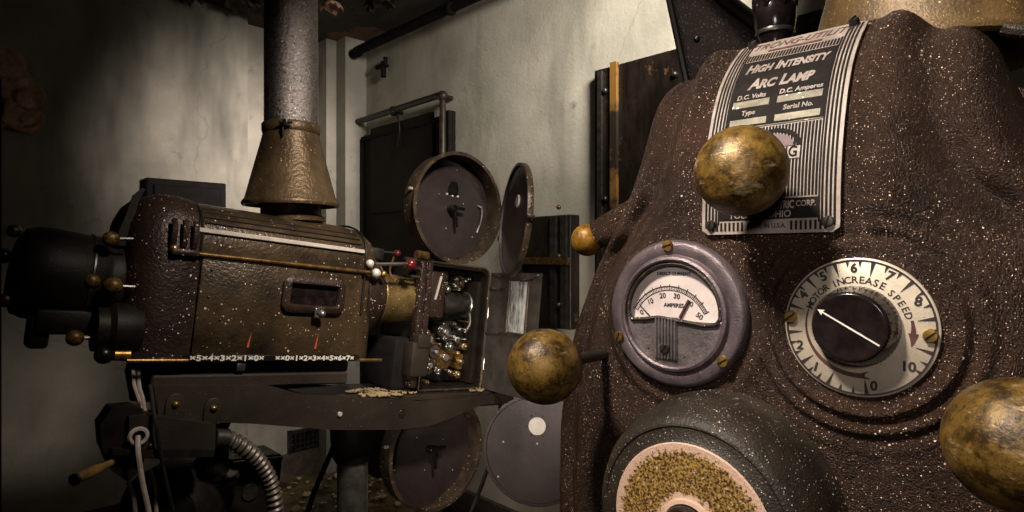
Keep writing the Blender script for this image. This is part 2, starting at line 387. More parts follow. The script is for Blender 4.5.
# first door (dark, in the corner)
d0, d1 = frontx(367), frontx(450); zt = pz(d0, 140)
bm = B(); box(bm, ((d0+d1)/2, .012, zt/2), (d1-d0, .03, zt), FR); dr = struct('door_1', bm, 'door', smooth=False)
bm = B()
box(bm, (d0-.02, .02, zt/2), (.05, .05, zt), FR); box(bm, (d1+.02, .02, (zt+.03)/2), (.05, .05, zt+.03), FR); box(bm, ((d0+d1)/2, .02, zt+.0), (d1-d0, .04, .025), FR)
struct('trim_2', bm, 'blackmatte', smooth=False)
bm = B()
for zz in (.25, .95, 1.6): box(bm, ((d0+d1)/2, .03, zz+.2), (d1-d0-.2, .012, .5), FR)
obj('door_panel', bm, 'door', dr, I4, smooth=False)
# pipe rail frame over the first door
zl, zr = pz(frontx(361), 125), pz(frontx(452), 93)
zr = zl+.01
bm = B(); pts = [fr(frontx(361), 1.05, .06), fr(frontx(361), zl-.03, .06), fr(frontx(361)+.03, zl, .06), fr(frontx(452)-.03, zr, .06), fr(frontx(452), zr-.03, .06), fr(frontx(452), zl-.5, .06)]
tube(bm, pts, .017, 10); t = thing('iron_pipe', 'dark iron pipe frame standing out around the brown door in the corner', 'pipe', T(*fr(frontx(361), 1.05, .06)))
obj('pipe', bm, 'pipe_rust', t)
for dd in (frontx(361), (frontx(361)+frontx(452))/2, frontx(452)):
    bm = B(); ball(bm, .028, T(*fr(dd, zl, .06)), 16); obj('fitting', bm, 'pipe_rust', t)
    bm = B(); tube(bm, [fr(dd, zl, .06), fr(dd, zl, 0.0)], .012, 8); obj('wall_stud', bm, 'pipe_rust', t)
bm = B(); dd = frontx(405); tube(bm, smooth_path([fr(dd, zl, .06), fr(dd+.02, zl-.1, .05), fr(dd+.0, zl-.2, .05)]), .004, 6); obj('wire', bm, 'black', t)
# second door: steel shutter
d0, d1 = frontx(601), frontx(601)+.85; zt = pz(d0, 73)
bm = B(); box(bm, ((d0+d1)/2, .02, zt/2), (d1-d0, .04, zt), FR); dr = struct('door_2', bm, 'rusty', smooth=False)
bm = B(); box(bm, (d0+.10, .045, zt/2), (.03, .02, zt+.02), FR); obj('slide_rail', bm, 'rail_rust', dr, smooth=False)
bm = B(); box(bm, (d0+.03, .045, zt/2), (.02, .012, zt-.02), FR); obj('edge_strip', bm, 'darksteel', dr, smooth=False)
for q in range(5):
    for dx in (.055, .36):
        bm = B(); ball(bm, .012, FR @ T(d0+dx, .045, zt-.09-q*.42), 12); obj('rivet', bm, 'darksteel', dr)
# low cabinet shutter on the front wall
d0, d1 = frontx(526), frontx(580); zt = pz(d1, 215); zb = 1.0
t = thing('wall_shutter', 'low rusty black steel shutter on the front wall behind the small window door', 'shutter', FR @ T((d0+d1)/2, 0, zb))
bm = B(); rbox(bm, ((d0+d1)/2, .03, (zt+zb)/2), (d1-d0, .06, zt-zb), FR, .004, 1); obj('panel', bm, 'rusty', t, smooth=False)
for dx in (.03, d1-d0-.03, (d1-d0)*.72):
    bm = B(); box(bm, (d0+dx, .066, (zt+zb)/2), (.03, .012, zt-zb-.01), FR); obj('rail', bm, 'darksteel', t, smooth=False)
bm = B(); box(bm, ((d0+d1)/2, .072, zb+.28), (d1-d0, .02, .03), FR); obj('crossbar', bm, 'brass_dark', t, smooth=False)
for q in range(3):
    bm = B(); ball(bm, .01, FR @ T(d1-.05, .075, zb+.1+q*.2), 10); obj('rivet', bm, 'brass_dark', t)
# long pipe under the ceiling with a hook
bm = B(); d9 = frontx(356)
tube(bm, [fr(frontx(362)+.02, HC-.10, .10), fr(3.6, HC-.10, .10)], .022, 10)
t = thing('ceiling_pipe', 'long black pipe running high along the front wall under the ceiling', 'pipe', T(*fr(1.5, HC-.10, .10)))
obj('pipe', bm, 'blackmatte', t)
bm = B(); tube(bm, [fr(frontx(362)+.02, HC-.05, .06), fr(3.6, HC-.05, .06)], .012, 8); obj('thin_pipe', bm, 'blackmatte', t)
for dd in (.12, 1.0, 2.2):
    bm = B(); ball(bm, .032, T(*fr(dd, HC-.10, .10)), 14); obj('fitting', bm, 'blackmatte', t)
    bm = B(); tube(bm, [fr(dd, HC-.10, .10), fr(dd, HC-.02, .02), fr(dd, HC-.02, -.01)], .01, 8); obj('hanger', bm, 'blackmatte', t)
bm = B(); dd = frontx(388); tube(bm, [fr(dd-.07, HC-.20, .03), fr(dd+.02, HC-.20, .03), fr(dd+.02, HC-.16, .03)], .014, 8)
tube(bm, [fr(dd-.0, HC-.18, .03), fr(dd-.0, HC-.27, .03)], .016, 8); tube(bm, [fr(dd-.0, HC-.20, .03), fr(dd-.0, HC-.20, 0)], .01, 8)
tag(obj('pipe_hook', bm, 'blackmatte'), 'small black pipe hook on the wall just below the ceiling pipe', 'hook')
# black panel on the left wall
def leftx(px, off=0):
    k = (px-512)/620; c = R(cx, cy-off); return (k*c.y-c.x)/(-(AH.x)+k*AH.y)   # distance from the corner towards the camera
def lf(d, z, out=0): return R(cx-d, cy-out, z)
def lz(d, y, out=0): p = lf(d, 0, out); return CZ+(256-y)/620*p.y
a, b = leftx(143), leftx(222); zt = (lz(a, 179)+lz(b, 184))/2
t = thing('electrical_cabinet', 'flat black cabinet on the left wall behind the far lamp housing', 'cabinet', RM @ T(cx-(a+b)/2, cy-.05, zt-.6))
bm = B(); rbox(bm, (cx-(a+b)/2, cy-.03, zt-.3), (a-b, .06, .6), RM, .005, 1); obj('case', bm, 'blackmatte', t, smooth=False)
bm = B(); rbox(bm, (cx-(a+b)/2, cy-.066, zt-.3), (a-b-.06, .012, .54), RM, .004, 1); obj('door', bm, 'blackmatte', t, smooth=False)
# vent grille on the recess wall (left of the pedestal post)
a = leftx(287, -.16); b = leftx(327, -.16)
ztop = CZ+(256-428)/620*lf(b, 0, -.16).y; zbot = CZ+(256-466)/620*lf(b, 0, -.16).y-.03; ztop += .03
t = thing('vent_grille', 'black square vent grille low on the wall left of the steel post', 'vent', RM @ T(cx-(a+b)/2, cy+.16, zbot))
bm = B(); c = ((cx-(a+b)/2), (ztop+zbot)/2); wv, hv = a-b, ztop-zbot
for s in (-1, 1):
    box(bm, (c[0]+s*(wv/2-.01), cy+.15, c[1]), (.02, .024, hv), RM); box(bm, (c[0], cy+.15, c[1]+s*(hv/2-.01)), (wv, .024, .02), RM)
obj('frame', bm, 'darksteel', t, smooth=False)
bm = B(); box(bm, (c[0], cy+.157, c[1]), (wv-.03, .005, hv-.03), RM); obj('backing', bm, 'black', t, smooth=False)
bm = B()
for i in range(9): box(bm, (c[0]-wv/2+.02+(wv-.04)*i/8, cy+.148, c[1]), (.005, .006, hv-.03), RM)
for i in range(9): box(bm, (c[0], cy+.146, c[1]-hv/2+.02+(hv-.04)*i/8), (wv-.03, .006, .005), RM)
obj('mesh', bm, 'darksteel', t, smooth=False)
# peeled patches: curled paint flakes on the left wall and the ceiling
def flake(bm, m, r, th=.003, curl=.03):
    n = 26; rr = [r*(.55+.45*random.random()) for _ in range(n)]
    rr = [(rr[i]+rr[(i+1) % n]+rr[i-1])/3 for i in range(n)]
    rings = []
    for k in (0, .35, .7, 1):
        rings.append([(rr[i]*k*math.cos(2*PI*i/n), rr[i]*k*math.sin(2*PI*i/n), curl*k**3*(.3+.7*random.random())) for i in range(n)])
    c = bm.verts.new(m @ Vector((0, 0, .001))); prev = None
    for ring in rings[1:]:
        cur = [bm.verts.new(m @ Vector((x, y, z+.001))) for x, y, z in ring]
        for i in range(n):
            j = (i+1) % n
            if prev is None: bm.faces.new((c, cur[i], cur[j]))
            else: bm.faces.new((prev[i], cur[i], cur[j], prev[j]))
        prev = cur
def solid(o, t):
    md = o.modifiers.new('s', 'SOLIDIFY'); md.thickness = t; md.offset = 1
def wallface(d, z): return frame(lf(d, z, .0), AH, (0, 0, 1), WH)
dpt = leftx(12); bm = B()
for (px, y, r) in ((4, 62, .09), (10, 82, .12), (14, 102, .13), (26, 112, .11), (33, 100, .07), (-14, 90, .2), (30, 122, .04)):
    dd = leftx(px); flake(bm, wallface(dd, lz(dd, y)) @ Matrix.Rotation(random.random()*6, 4, 'Z'), r, curl=.02)
o = obj('peeling_paint', bm, 'peel'); solid(o, .002); tag(o, 'pinkish brown patch of peeling paint high on the left wall', 'peeling paint', kind='stuff')
bm = B()
for i in range(70):
    u = random.uniform(cx-3.4, cx-.05); v = cy-random.uniform(.05, 2.6)
    flake(bm, frame(R(u, v, HC), AH, WH, (0, 0, -1)), random.uniform(.03, .13), curl=.06)
o = obj('ceiling_flakes', bm, 'peel_dark'); solid(o, .002); tag(o, 'dark curled paint flakes peeling off the ceiling', 'peeling paint', kind='stuff')
bm = B()
for i in range(22):
    u = random.uniform(cx-3.2, cx-.2); v = cy-random.uniform(.05, 2.0)
    flake(bm, frame(R(u, v, HC-.005), AH, WH, (0, 0, -1)), random.uniform(.04, .11), curl=.05)
o = obj('ceiling_patches', bm, 'peel'); solid(o, .002); tag(o, 'reddish brown peeled patches of paint hanging from the ceiling', 'peeling paint', kind='stuff')
# litter on the floor
bm = B()
for i in range(420):
    u = cx-random.uniform(.05, 1.7); v = cy-random.uniform(-.1 if u > cx-.6 else .05, 1.9)
    m4 = T(*R(u, v, random.uniform(.004, .03))) @ Matrix.Rotation(random.uniform(-.5, .5), 4, 'X') @ Matrix.Rotation(random.random()*6, 4, 'Z')
    flake(bm, m4, random.uniform(.006, .028), curl=.012)
o = obj('plaster_debris', bm, 'flake'); solid(o, .003); tag(o, 'fallen plaster flakes littering the floor below the machine', 'debris', kind='stuff')
# door jamb at the far left edge
a = leftx(1); bm = B(); box(bm, (cx-a-.45, cy-.01, 1.02), (.9, .03, 2.04), RM); struct('door_3', bm, 'door', smooth=False)

# ================================================================ FAR PROJECTOR
PT = math.radians(6.5)
Lx = Vector((.72*math.cos(PT), .694*math.cos(PT), -math.sin(PT))).normalized(); Yx = Vector((-.694, .72, 0)).normalized(); Hx = Lx.cross(Yx)
M0 = Vector((-.71201613, 1.35, 1.07354839-1.3+CZ))
FM = frame(M0, Lx, Yx, Hx)          # x along the machine, y away from the camera, z up
XZ = lambda x, z, y=0: FM @ frame((x, y, z), (1, 0, 0), (0, 0, 1), (0, -1, 0))   # z axis of this frame faces the viewer side
# ---- lamp housing
t = thing('arc_lamp_housing', 'whole far lamp housing, brown speckled drum with white trim, seen from its side', 'lamp housing', FM @ T(.2, .16, 0))
FL = t
def section(l, zs=1.0, ins=0, n=14):
    """cross-section of the housing at l: flat sides and a rounded top"""
    out = [(0+ins, 0), (0+ins, .12), (0+ins, .245)]
    for i in range(n+1):
        a = PI*i/n; out.append((.16-(.16-ins)*math.cos(a)**1 if True else 0, .255+(.105-ins*.6)*max(0, math.sin(a))**.72))
    out += [(.32-ins, .245), (.32-ins, .12), (.32-ins, 0)]
    return [(l, y, z*zs) for y, z in out]
bm = B(); rows = [section(0), section(.10), section(.2), section(.30), section(.395), section(.43, .995, .004), section(.455, .98, .016), section(.47, .95, .035), section(.476, .90, .06)]
loft(bm, rows); obj('housing_shell', bm, 'far_enamel', t, FM, ang=30)
# top sheet seams
for zz, ins in ((.325, 0), ):
    bm = B(); 
    for l in (.0, .415):
        pts = [(l+.004, y-.002 if y < .16 else y+.002, z+.002) for (_, y, z) in section(0)[1:-1]]
        tube(bm, pts, .003, 6)
    obj('seam', bm, 'far_black', t, FM)
# door
bm = B(); rbox(bm, (.208, -.004, .118), (.40, .010, .215), I4, .006, 2); drr = obj('side_door', bm, 'far_enamel', t, FM)
bm = B()
fo = [(.205, .197), (.345, .197), (.352, .188), (.352, .132), (.343, .122), (.209, .122), (.200, .132), (.200, .188)]
prof = [(.006, 0), (.006, .010), (-.002, .016), (-.010, .016), (-.014, .010), (-.014, .004)]
cxw, czw = .276, .160
def ringrow(off, h):
    hx, hz, r = .076+off, .038+off, .015+max(off, -.008)
    out = []
    for qx, qz, a0 in ((1, 1, 0), (-1, 1, PI/2), (-1, -1, PI), (1, -1, 3*PI/2)):
        for i in range(5):
            a = a0+PI/2*i/4; out.append((cxw+qx*(hx-r)+r*math.cos(a), -.009-h, czw+qz*(hz-r)+r*math.sin(a)))
    return out
loft(bm, [ringrow(o_, h_) for o_, h_ in prof], caps=False); obj('window_frame', bm, 'far_casting', drr, FM)
bm = B(); rbox(bm, (cxw, -.008, czw), (.128, .006, .052), I4, .002, 1); obj('window_glass', bm, 'bakelite', drr, FM)
bm = B(); cyl(bm, .009, .018, XZ(.285, .124, -.018), 12); rbox(bm, (.285, -.028, .118), (.022, .008, .026), FM, .004); ball(bm, .009, FM @ T(.292, -.034, .117), 14)
obj('latch', bm, 'steel', drr)
for (x, z) in ((.03, .20), (.03, .14), (.03, .03), (.06, .09), (.385, .05), (.385, .12), (.39, .16), (.36, .03)):
    bm = B(); ball(bm, .0032, FM @ T(x, -.009, z), 10); obj('door_rivet', bm, 'darksteel', drr)
# white trim, rods
def on_shell(z):      # y of the shell at height z on the viewer side
    if z < .255: return 0
    s = min(1, ((z-.255)/.105))**(1/.72); return .16-.16*math.sqrt(max(0, 1-s*s))
bm = B(); yt = on_shell(.287); rbox(bm, (.203, yt-.004, .286), (.418, .006, .011), FM, .002, 1); obj('trim_strip', bm, 'trim', t, label='white chrome trim strip')
bm = B(); tube(bm, [(-.005, -.012, .232), (.435, -.012, .232)], .0055, 10, FM); obj('door_rod', bm, 'brass_dark', t)
for (x, y, z, r, mt) in ((.425, -.012, .256, .011, 'trim'), (.445, -.014, .232, .013, 'trim'), (.468, -.014, .232, .010, 'brass'), (-.052, -.012, .238, .009, 'brass')):
    bm = B(); ball(bm, r, FM @ T(x, y, z), 18); obj('rod_knob', bm, mt, t)
bm = B(); prism(bm, [(0, 0), (.04, 0), (.036, .034), (.002, .034)], 0, .003, FM @ frame((.234, .042, .312), (1, 0, 0), (0, .62, .78), (0, -.78, .62))); obj('small_plate', bm, 'trim', t, label='small pale plate on the upper side')
# slim ridges on the shoulder
for z in (.305, .318, .331):
    bm = B(); y = on_shell(z); tube(bm, [(.01, y-.001, z), (.405, y-.001, z)], .0022, 6, FM); obj('shoulder_ridge', bm, 'far_black', t)
# number scale along the bottom
def scale_text(s, x0, x1, z, h, mat, par):
    bmt = text_bm(s, h, lambda x, y, zz: (x, y, zz), .0005, 'LEFT', bold=.0006)
    xs = [v.co.x for v in bmt.verts]; a_, b_ = min(xs), max(xs)
    for v in bmt.verts: v.co = Vector((x0+(v.co.x-a_)/(b_-a_)*(x1-x0), -.0125-v.co.z, z+v.co.y))
    obj('scale_numbers', bmt, mat, par, FM, smooth=False)
bm = B(); rbox(bm, (.205, -.006, .005), (.43, .010, .016), FM, .002, 1); obj('scale_strip', bm, 'black', t)
scale_text('×5×4×3×2×1×0×', .005, .168, .005, .017, 'white', t)
scale_text('××0×1×2×3×4×5×6×7×', .195, .405, .005, .017, 'white', t)
bm = B(); prism(bm, [(0, 0), (.005, 0), (.008, .036)], 0, .002, XZ(.125, .03, -.009)); obj('red_pointer', bm, 'redmark', t)
bm = B(); prism(bm, [(0, 0), (.005, 0), (.008, .04)], 0, .002, XZ(.292, .028, -.009)); obj('red_pointer', bm, 'redmark', t)
for x0, x1 in ((.418, .485), (-.115, -.0)):
    bm = B(); tube(bm, [(x0, -.018, .001), (x1, -.018, .001)], .0042, 10, FM); obj('brass_rod', bm, 'brass', t)
# rear casting with its fluting
bm = B(); rows = []
def rsec(l, k, zt, w0=0):
    out = []; n = 40
    for i in range(n+1):
        a = PI*i/n; cy_ = math.cos(a); sy = math.sin(a)
        y = .16-(.168-k)*(abs(cy_)**.55)*(1 if cy_ > 0 else -1); z = zt*max(0, sy)**.42
        out.append((l, y, z-.004))
    return out
for l, k, z in ((.004, 0, .364), (-.02, -.004, .368), (-.04, -.004, .37), (-.07, .0, .366), (-.095, .008, .355), (-.112, .02, .338), (-.122, .036, .315), (-.126, .06, .28)): rows.append(rsec(l, k, z))
loft(bm, rows); obj('rear_casting', bm, 'far_casting', t, FM)
for x in (-.055, -.033, -.012):
    bm = B(); y = -.008; tube(bm, smooth_path([(x, -.0, .30), (x, -.011, .285), (x, -.013, .262), (x, -.008, .245)], 4), .0065, 8, FM); obj('flute', bm, 'far_casting', t)
bm = B(); rbox(bm, (-.03, -.016, .232), (.058, .014, .016), FM, .006); obj('hinge_block', bm, 'far_casting', t)
# motor drum on the rear
bm = B(); MF = FM @ aim((-.125, .12, .155), (-1, 0, .06), (0, 0, 1))
lathe(bm, [(0, -.02), (.083, -.02), (.085, 0), (.088, .008), (.085, .02), (.088, .03), (.094, .04), (.096, .12), (.094, .15), (.086, .17), (.06, .182), (.03, .184), (0, .183)], MF, 56)
mo = obj('motor_drum', bm, 'far_black', t)
bm = B(); 
lathe(bm, [(.0945, .055), (.0975, .057), (.0975, .060), (.0945, .062)], MF, 56)
obj('band', bm, 'darksteel', mo)
for a in (-.9, -1.25):
    bm = B(); cyl(bm, .005, .018, MF @ Matrix.Rotation(a, 4, 'Z') @ aim((.100, 0, .09), (1, 0, 0)), 10); obj('stud', bm, 'black', mo)
bm = B(); rbox(bm, (-.255, .08, .048), (.035, .06, .065), FM, .008); rbox(bm, (-.2, .07, .070), (.13, .06, .05), FM, .008); obj('motor_foot', bm, 'far_black', mo)
# blade handle at the top rear
bm = B(); prism(bm, [(-.150, .235), (-.135, .29), (-.125, .345), (-.108, .366), (-.103, .362), (-.112, .335), (-.118, .28), (-.122, .235)], 0, .006, XZ(0, 0, .07)); obj('curved_lever', bm, 'far_black', t)
# knobs on stems round the rear
def stem_knob(p, q, r, mat='brass', sr=.004):
    bm = B(); tube(bm, [p, q], sr, 8, FM); k_ = obj('knob_stem', bm, 'darksteel', t)
    bm = B(); ball(bm, r, FM @ T(*q), 20); obj('knob', bm, mat, k_)
def lp(px, py, w):   # picture point on the plane y=-w of the machine frame
    r = Vector(((px-512)/620, 1, (256-py)/620)); n = -Yx; c = Vector((0, 0, CZ))-M0
    k = (w-c.dot(n))/r.dot(n); p = c+k*r; return (p.dot(Lx), -w, p.dot(Hx))
for (a, b, w, r, mt) in (((133, 239), (111, 239), -.02, .016, 'knob'), ((135, 287), (113, 286), .0, .018, 'knob'), ((100, 282), (92, 281), -.03, .015, 'knob'),
                         ((118, 337), (75, 338), -.02, .016, 'knob'), ((125, 355), (104, 355), .0, .018, 'black'), ((22, 232), (14, 231), -.10, .013, 'brass_dark'),
                         ((14, 255), (4, 256), -.12, .014, 'black'), ((20, 300), (6, 300), -.08, .014, 'brass_dark')):
    stem_knob(lp(*a, w), lp(*b, w), r, mt)
bm = B(); cyl(bm, .012, .03, FM @ aim(lp(130, 355, 0), (-1, 0, 0)), 16); obj('collar', bm, 'brass', t)
# pipe coupling under drum
bm = B(); MF2 = FM @ aim((-.09, .03, .06), (-1, 0, 0)); lathe(bm, [(0, 0), (.05, 0), (.055, .02), (.055, .05), (.046, .06), (.046, .08), (0, .085)], MF2, 32); obj('side_coupling', bm, 'far_black', t)
# nozzle (front cone)
bm = B(); MN = FM @ aim((.455, .125, .168), (1, -.12, .0))
lathe(bm, [(0, 0), (.125, 0), (.123, .03), (.110, .05), (.092, .062), (.080, .075), (0, .075)], MN, 56); obj('front_cowl', bm, 'far_casting', t)
bm = B(); lathe(bm, [(.0, .07), (.076, .07), (.079, .078), (.074, .09), (.071, .12), (.067, .17), (.064, .205), (.060, .210), (.052, .210), (0, .208)], MN, 56); obj('nozzle', bm, 'gold_nozzle', t, label='golden brown light nozzle')
# lens-side control rod with red knobs
bm = B(); tube(bm, [(.44, -.012, .256), (.545, -.012, .268)], .0045, 8, FM); kk = obj('control_rod', bm, 'steel', t)
bm = B(); ball(bm, .0165, FM @ T(.556, -.012, .268), 20); obj('red_knob', bm, 'red', kk, label='dark red ball knob')
bm = B(); tube(bm, [(.50, .14, .30), (.60, .14, .305)], .004, 8, FM); kk = obj('control_rod', bm, 'darksteel', t)
bm = B(); ball(bm, .011, FM @ T(.607, .14, .305), 16); obj('red_knob', bm, 'red', kk, label='small dark red ball knob')
bm = B(); rbox(bm, (.53, .14, .295), (.05, .02, .035), FM, .004); obj('rod_bracket', bm, 'darksteel', t)
# slide carriage beneath
bm = B(); rbox(bm, (.18, .12, -.02), (.46, .20, .028), FM, .004, 1); obj('base_slide', bm, 'far_black', t)
bm = B(); rbox(bm, (.12, -.001, -.016), (.02, .012, .018), FM, .002); obj('slide_clamp', bm, 'darksteel', t)

# ---- exhaust stack
cpos = FM @ Vector((.268, .16, .40)); SC = T(cpos.x, cpos.y, cpos.z)
t = thing('exhaust_stack', 'galvanised round duct with rusty cone hood rising from the far lamp housing', 'duct', SC)
bm = B(); lathe(bm, [(.0695, .20), (.0695, HC-cpos.z)], SC, 64); lathe(bm, [(.066, .20), (.066, HC-cpos.z)], SC, 64); obj('duct', bm, 'duct', t)
bm = B(); lathe(bm, [(.066, .192), (.074, .190), (.0755, .195), (.0755, .212), (.073, .215), (.066, .215)], SC, 64); bd = obj('clamp_band', bm, 'cone', t)
bm = B(); m5 = SC @ Matrix.Rotation(math.radians(-80), 4, 'Z'); rbox(bm, (.083, 0, .203), (.02, .012, .018), m5, .002); tube(bm, [(.088, -.015, .203), (.088, .018, .203)], .003, 8, m5); tube(bm, [(.086, -.006, .2), (.084, -.006, .17)], .003, 8, m5); obj('clamp_bolt', bm, 'black', bd)
bm = B(); lathe(bm, [(.070, .20), (.075, .175), (.118, .012), (.124, .006), (.126, .0), (.124, -.006), (.116, -.006), (.105, .02), (.066, .195)], SC, 64); obj('cone_hood', bm, 'cone', t)
bm = B(); lathe(bm, [(.078, .02), (.078, -.03), (.088, -.036), (.088, -.046), (.078, -.05)], SC, 48); obj('neck', bm, 'cone', t)

# ---- projector head (open mechanism case)
t = thing('projector_mechanism', 'open projector head full of gears between the nozzle and its swung open door', 'projector', FM @ T(.8, .12, -.10))
x0, x1, z0, z1, yf, yb = .665, .910, -.098, .287, .05, .24
bm = B()
th = .010
# shell: four walls with rounded top corners, and the back
def rr(x0, x1, z0, z1, r, n=6):
    out = []
    for (cx_, cz_, a0, rad) in ((x1-r, z1-r, 0, r), (x0+.006, z1-.006, PI/2, .006), (x0+.006, z0+.006, PI, .006), (x1-.006, z0+.006, 3*PI/2, .006)):
        for i in range(n): a = a0+PI/2*i/(n-1); out.append((cx_+rad*math.cos(a), cz_+rad*math.sin(a)))
    return out
o1 = rr(x0, x1, z0, z1, .03); i1 = rr(x0+th, x1-th, z0+th, z1-th, .024)
loft(bm, [[(x, yb, z) for x, z in o1], [(x, yf, z) for x, z in o1], [(x, yf, z) for x, z in i1], [(x, yb-.03, z) for x, z in i1]], caps=True)
obj('case', bm, 'far_black', t, FM)
bm = B(); 
tube(bm, [(x, yf-.001, z) for x, z in o1]+[(o1[0][0], yf-.001, o1[0][1])], .0035, 6, FM); obj('case_rim', bm, 'rim', t)
yq = .135
bm = B(); rbox(bm, ((x0+x1)/2, .175, (z0+z1)/2), (x1-x0-.022, .07, z1-z0-.022), FM, .004, 1); obj('mechanism_plate', bm, 'far_black', t)
# mechanism
def part_cyl(nm_, x, z, r, h, mt, y=None, ax=(0, -1, 0)):
    h *= .42; bm = B(); yy = yq if y is None else y; cyl(bm, r, h, FM @ aim((x, yy, z), ax), 24, .12); return obj(nm_, bm, mt, t)
def gear(x, z, r, h, mt, y=yq, n=22):
    bm = B(); m_ = FM @ aim((x, y, z), (0, -1, 0)); poly = []
    for i in range(n*4):
        a = 2*PI*i/(n*4); rad = r if (i % 4) < 2 else r*.88; poly.append((rad*math.cos(a), rad*math.sin(a)))
    h *= .4; prism(bm, poly, 0, h, m_); g = obj('gear', bm, mt, t, smooth=False)
    bm = B(); cyl(bm, r*.3, h+.012, m_, 16); obj('gear_hub', bm, 'steel', g)
part_cyl('lens_barrel', .80, .165, .036, .09, 'far_black'); 
bm = B(); MB_ = FM @ aim((.765, .12, .165), (1, 0, 0)); lathe(bm, [(0, 0), (.036, 0), (.038, .01), (.038, .075), (.034, .082), (.034, .10), (.04, .102), (.04, .118), (.03, .12), (.026, .105), (0, .105)], MB_, 40); lb = obj('lens_barrel', bm, 'darksteel', t)
bm = B(); lathe(bm, [(.040, .104), (.042, .106), (.042, .116), (.040, .118)], MB_, 40); obj('lens_ring', bm, 'steel', lb)
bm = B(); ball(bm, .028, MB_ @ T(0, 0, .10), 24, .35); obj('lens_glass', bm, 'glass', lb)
bm = B(); rbox(bm, (.707, .10, .19), (.055, .10, .14), FM, .005); obj('gate_block', bm, 'far_casting', t)
bm = B(); rbox(bm, (.703, .046, .21), (.006, .008, .075), FM @ T(.703, 0, .21) @ Matrix.Rotation(.22, 4, 'Y') @ T(-.703, 0, -.21), .002); obj('gate_lever', bm, 'trim', t)
for (x, z, r, h, mt) in ((.735, .05, .034, .05, 'brass_dark'), (.79, .075, .028, .07, 'darksteel'), (.845, .05, .036, .045, 'darksteel'), (.80, -.005, .040, .06, 'brass_dark'), (.735, -.03, .03, .08, 'darksteel'),
                      (.865, -.02, .026, .07, 'brass'), (.75, .012, .022, .10, 'darksteel'), (.70, -.06, .024, .06, 'brass_dark'), (.84, .235, .024, .05, 'brass_dark'), (.775, .25, .02, .05, 'darksteel')):
    gear(x, z, r, h, mt)
for (x, z, r, h, mt) in ((.705, .07, .011, .12, 'brass'), (.755, .085, .010, .13, 'rollersteel'), (.80, .03, .016, .12, 'rollersteel'), (.775, .055, .008, .13, 'rollersteel'), (.835, .085, .009, .11, 'rollersteel'), (.87, .03, .012, .10, 'brass'),
                      (.72, -.01, .008, .12, 'rollersteel'), (.765, -.045, .014, .11, 'darksteel'), (.81, -.05, .009, .12, 'rollersteel'), (.85, -.06, .012, .10, 'brass'), (.70, -.045, .010, .12, 'brass'), (.705, .015, .007, .13, 'rollersteel'),
                      (.885, .075, .008, .10, 'rollersteel'), (.77, .21, .014, .12, 'rollersteel'), (.81, .245, .010, .10, 'rollersteel'), (.865, .25, .008, .1, 'rollersteel'), (.735, .235, .009, .1, 'darksteel'), (.885, -.07, .007, .11, 'rollersteel'), (.83, .01, .007, .14, 'brass')):
    k_ = part_cyl('roller', x, z, r, h, mt)
    bm = B(); ball(bm, r*.55, FM @ T(x, yq-h*.42-.001, z), 12); obj('roller_screw', bm, 'steel', k_)
rng = random.Random(3)
for i in range(34):
    x = .695+.19*rng.random(); z = (-.082+.20*rng.random()) if i % 4 else (.20+.07*rng.random())
    r = rng.choice((.003, .004, .005, .0075)); h = .10+.045*rng.random(); mt = rng.choice(('far_black', 'brass_dark', 'steel', 'darksteel'))
    k_ = part_cyl('roller', x, z, r, h, mt)
    bm = B(); ball(bm, r*.8, FM @ T(x, yq-h*.42-.001, z), 12, .8); obj('roller_screw', bm, rng.choice(('darksteel', 'brass_dark', 'steel')), k_)
bm = B(); rbox(bm, (.885, .09, .08), (.022, .06, .33), FM, .006); obj('side_post', bm, 'far_black', t)
bm = B(); tube(bm, smooth_path([(.875, .10, .16), (.88, .09, .11), (.868, .10, .075)]), .011, 10, FM); obj('film_guide', bm, 'darksteel', t)
# shutter housing and rails on the lamp side
bm = B(); rbox(bm, (.655, .17, .12), (.03, .16, .33), FM, .012, 2); rbox(bm, (.615, .14, -.02), (.085, .17, .15), FM, .012, 2); obj('shutter_case', bm, 'blackmatte', t)
bm = B(); rbox(bm, (.628, .035, .10), (.022, .03, .37), FM, .005, 2); rbox(bm, (.655, .04, .155), (.018, .028, .26), FM, .004, 2); obj('front_rail', bm, 'far_casting', t)
bm = B(); rbox(bm, (.632, .03, -.002), (.062, .05, .10), FM, .008, 2); rbox(bm, (.638, .02, .052), (.045, .04, .04), FM, .006, 2); obj('speed_box', bm, 'beam', t, label='grey box on the lamp side of the head')
for z in (.235, .26, .285):
    bm = B(); tube(bm, [(.56, .03, z), (.655, .03, z)], .005, 8, FM); obj('frame_bar', bm, 'darksteel', t)
bm = B(); cyl(bm, .014, .04, FM @ aim((.60, .03, .30), (1, 0, 0)), 14); obj('rod_end', bm, 'brass_dark', t)
for pts in (((.57, .1, .29), (.55, .08, .24), (.585, .06, .21)), ((.53, .12, .27), (.56, .10, .22), (.60, .1, .20))):
    bm = B(); tube(bm, smooth_path(pts), .003, 6, FM); obj('wire', bm, 'brass_dark', t)
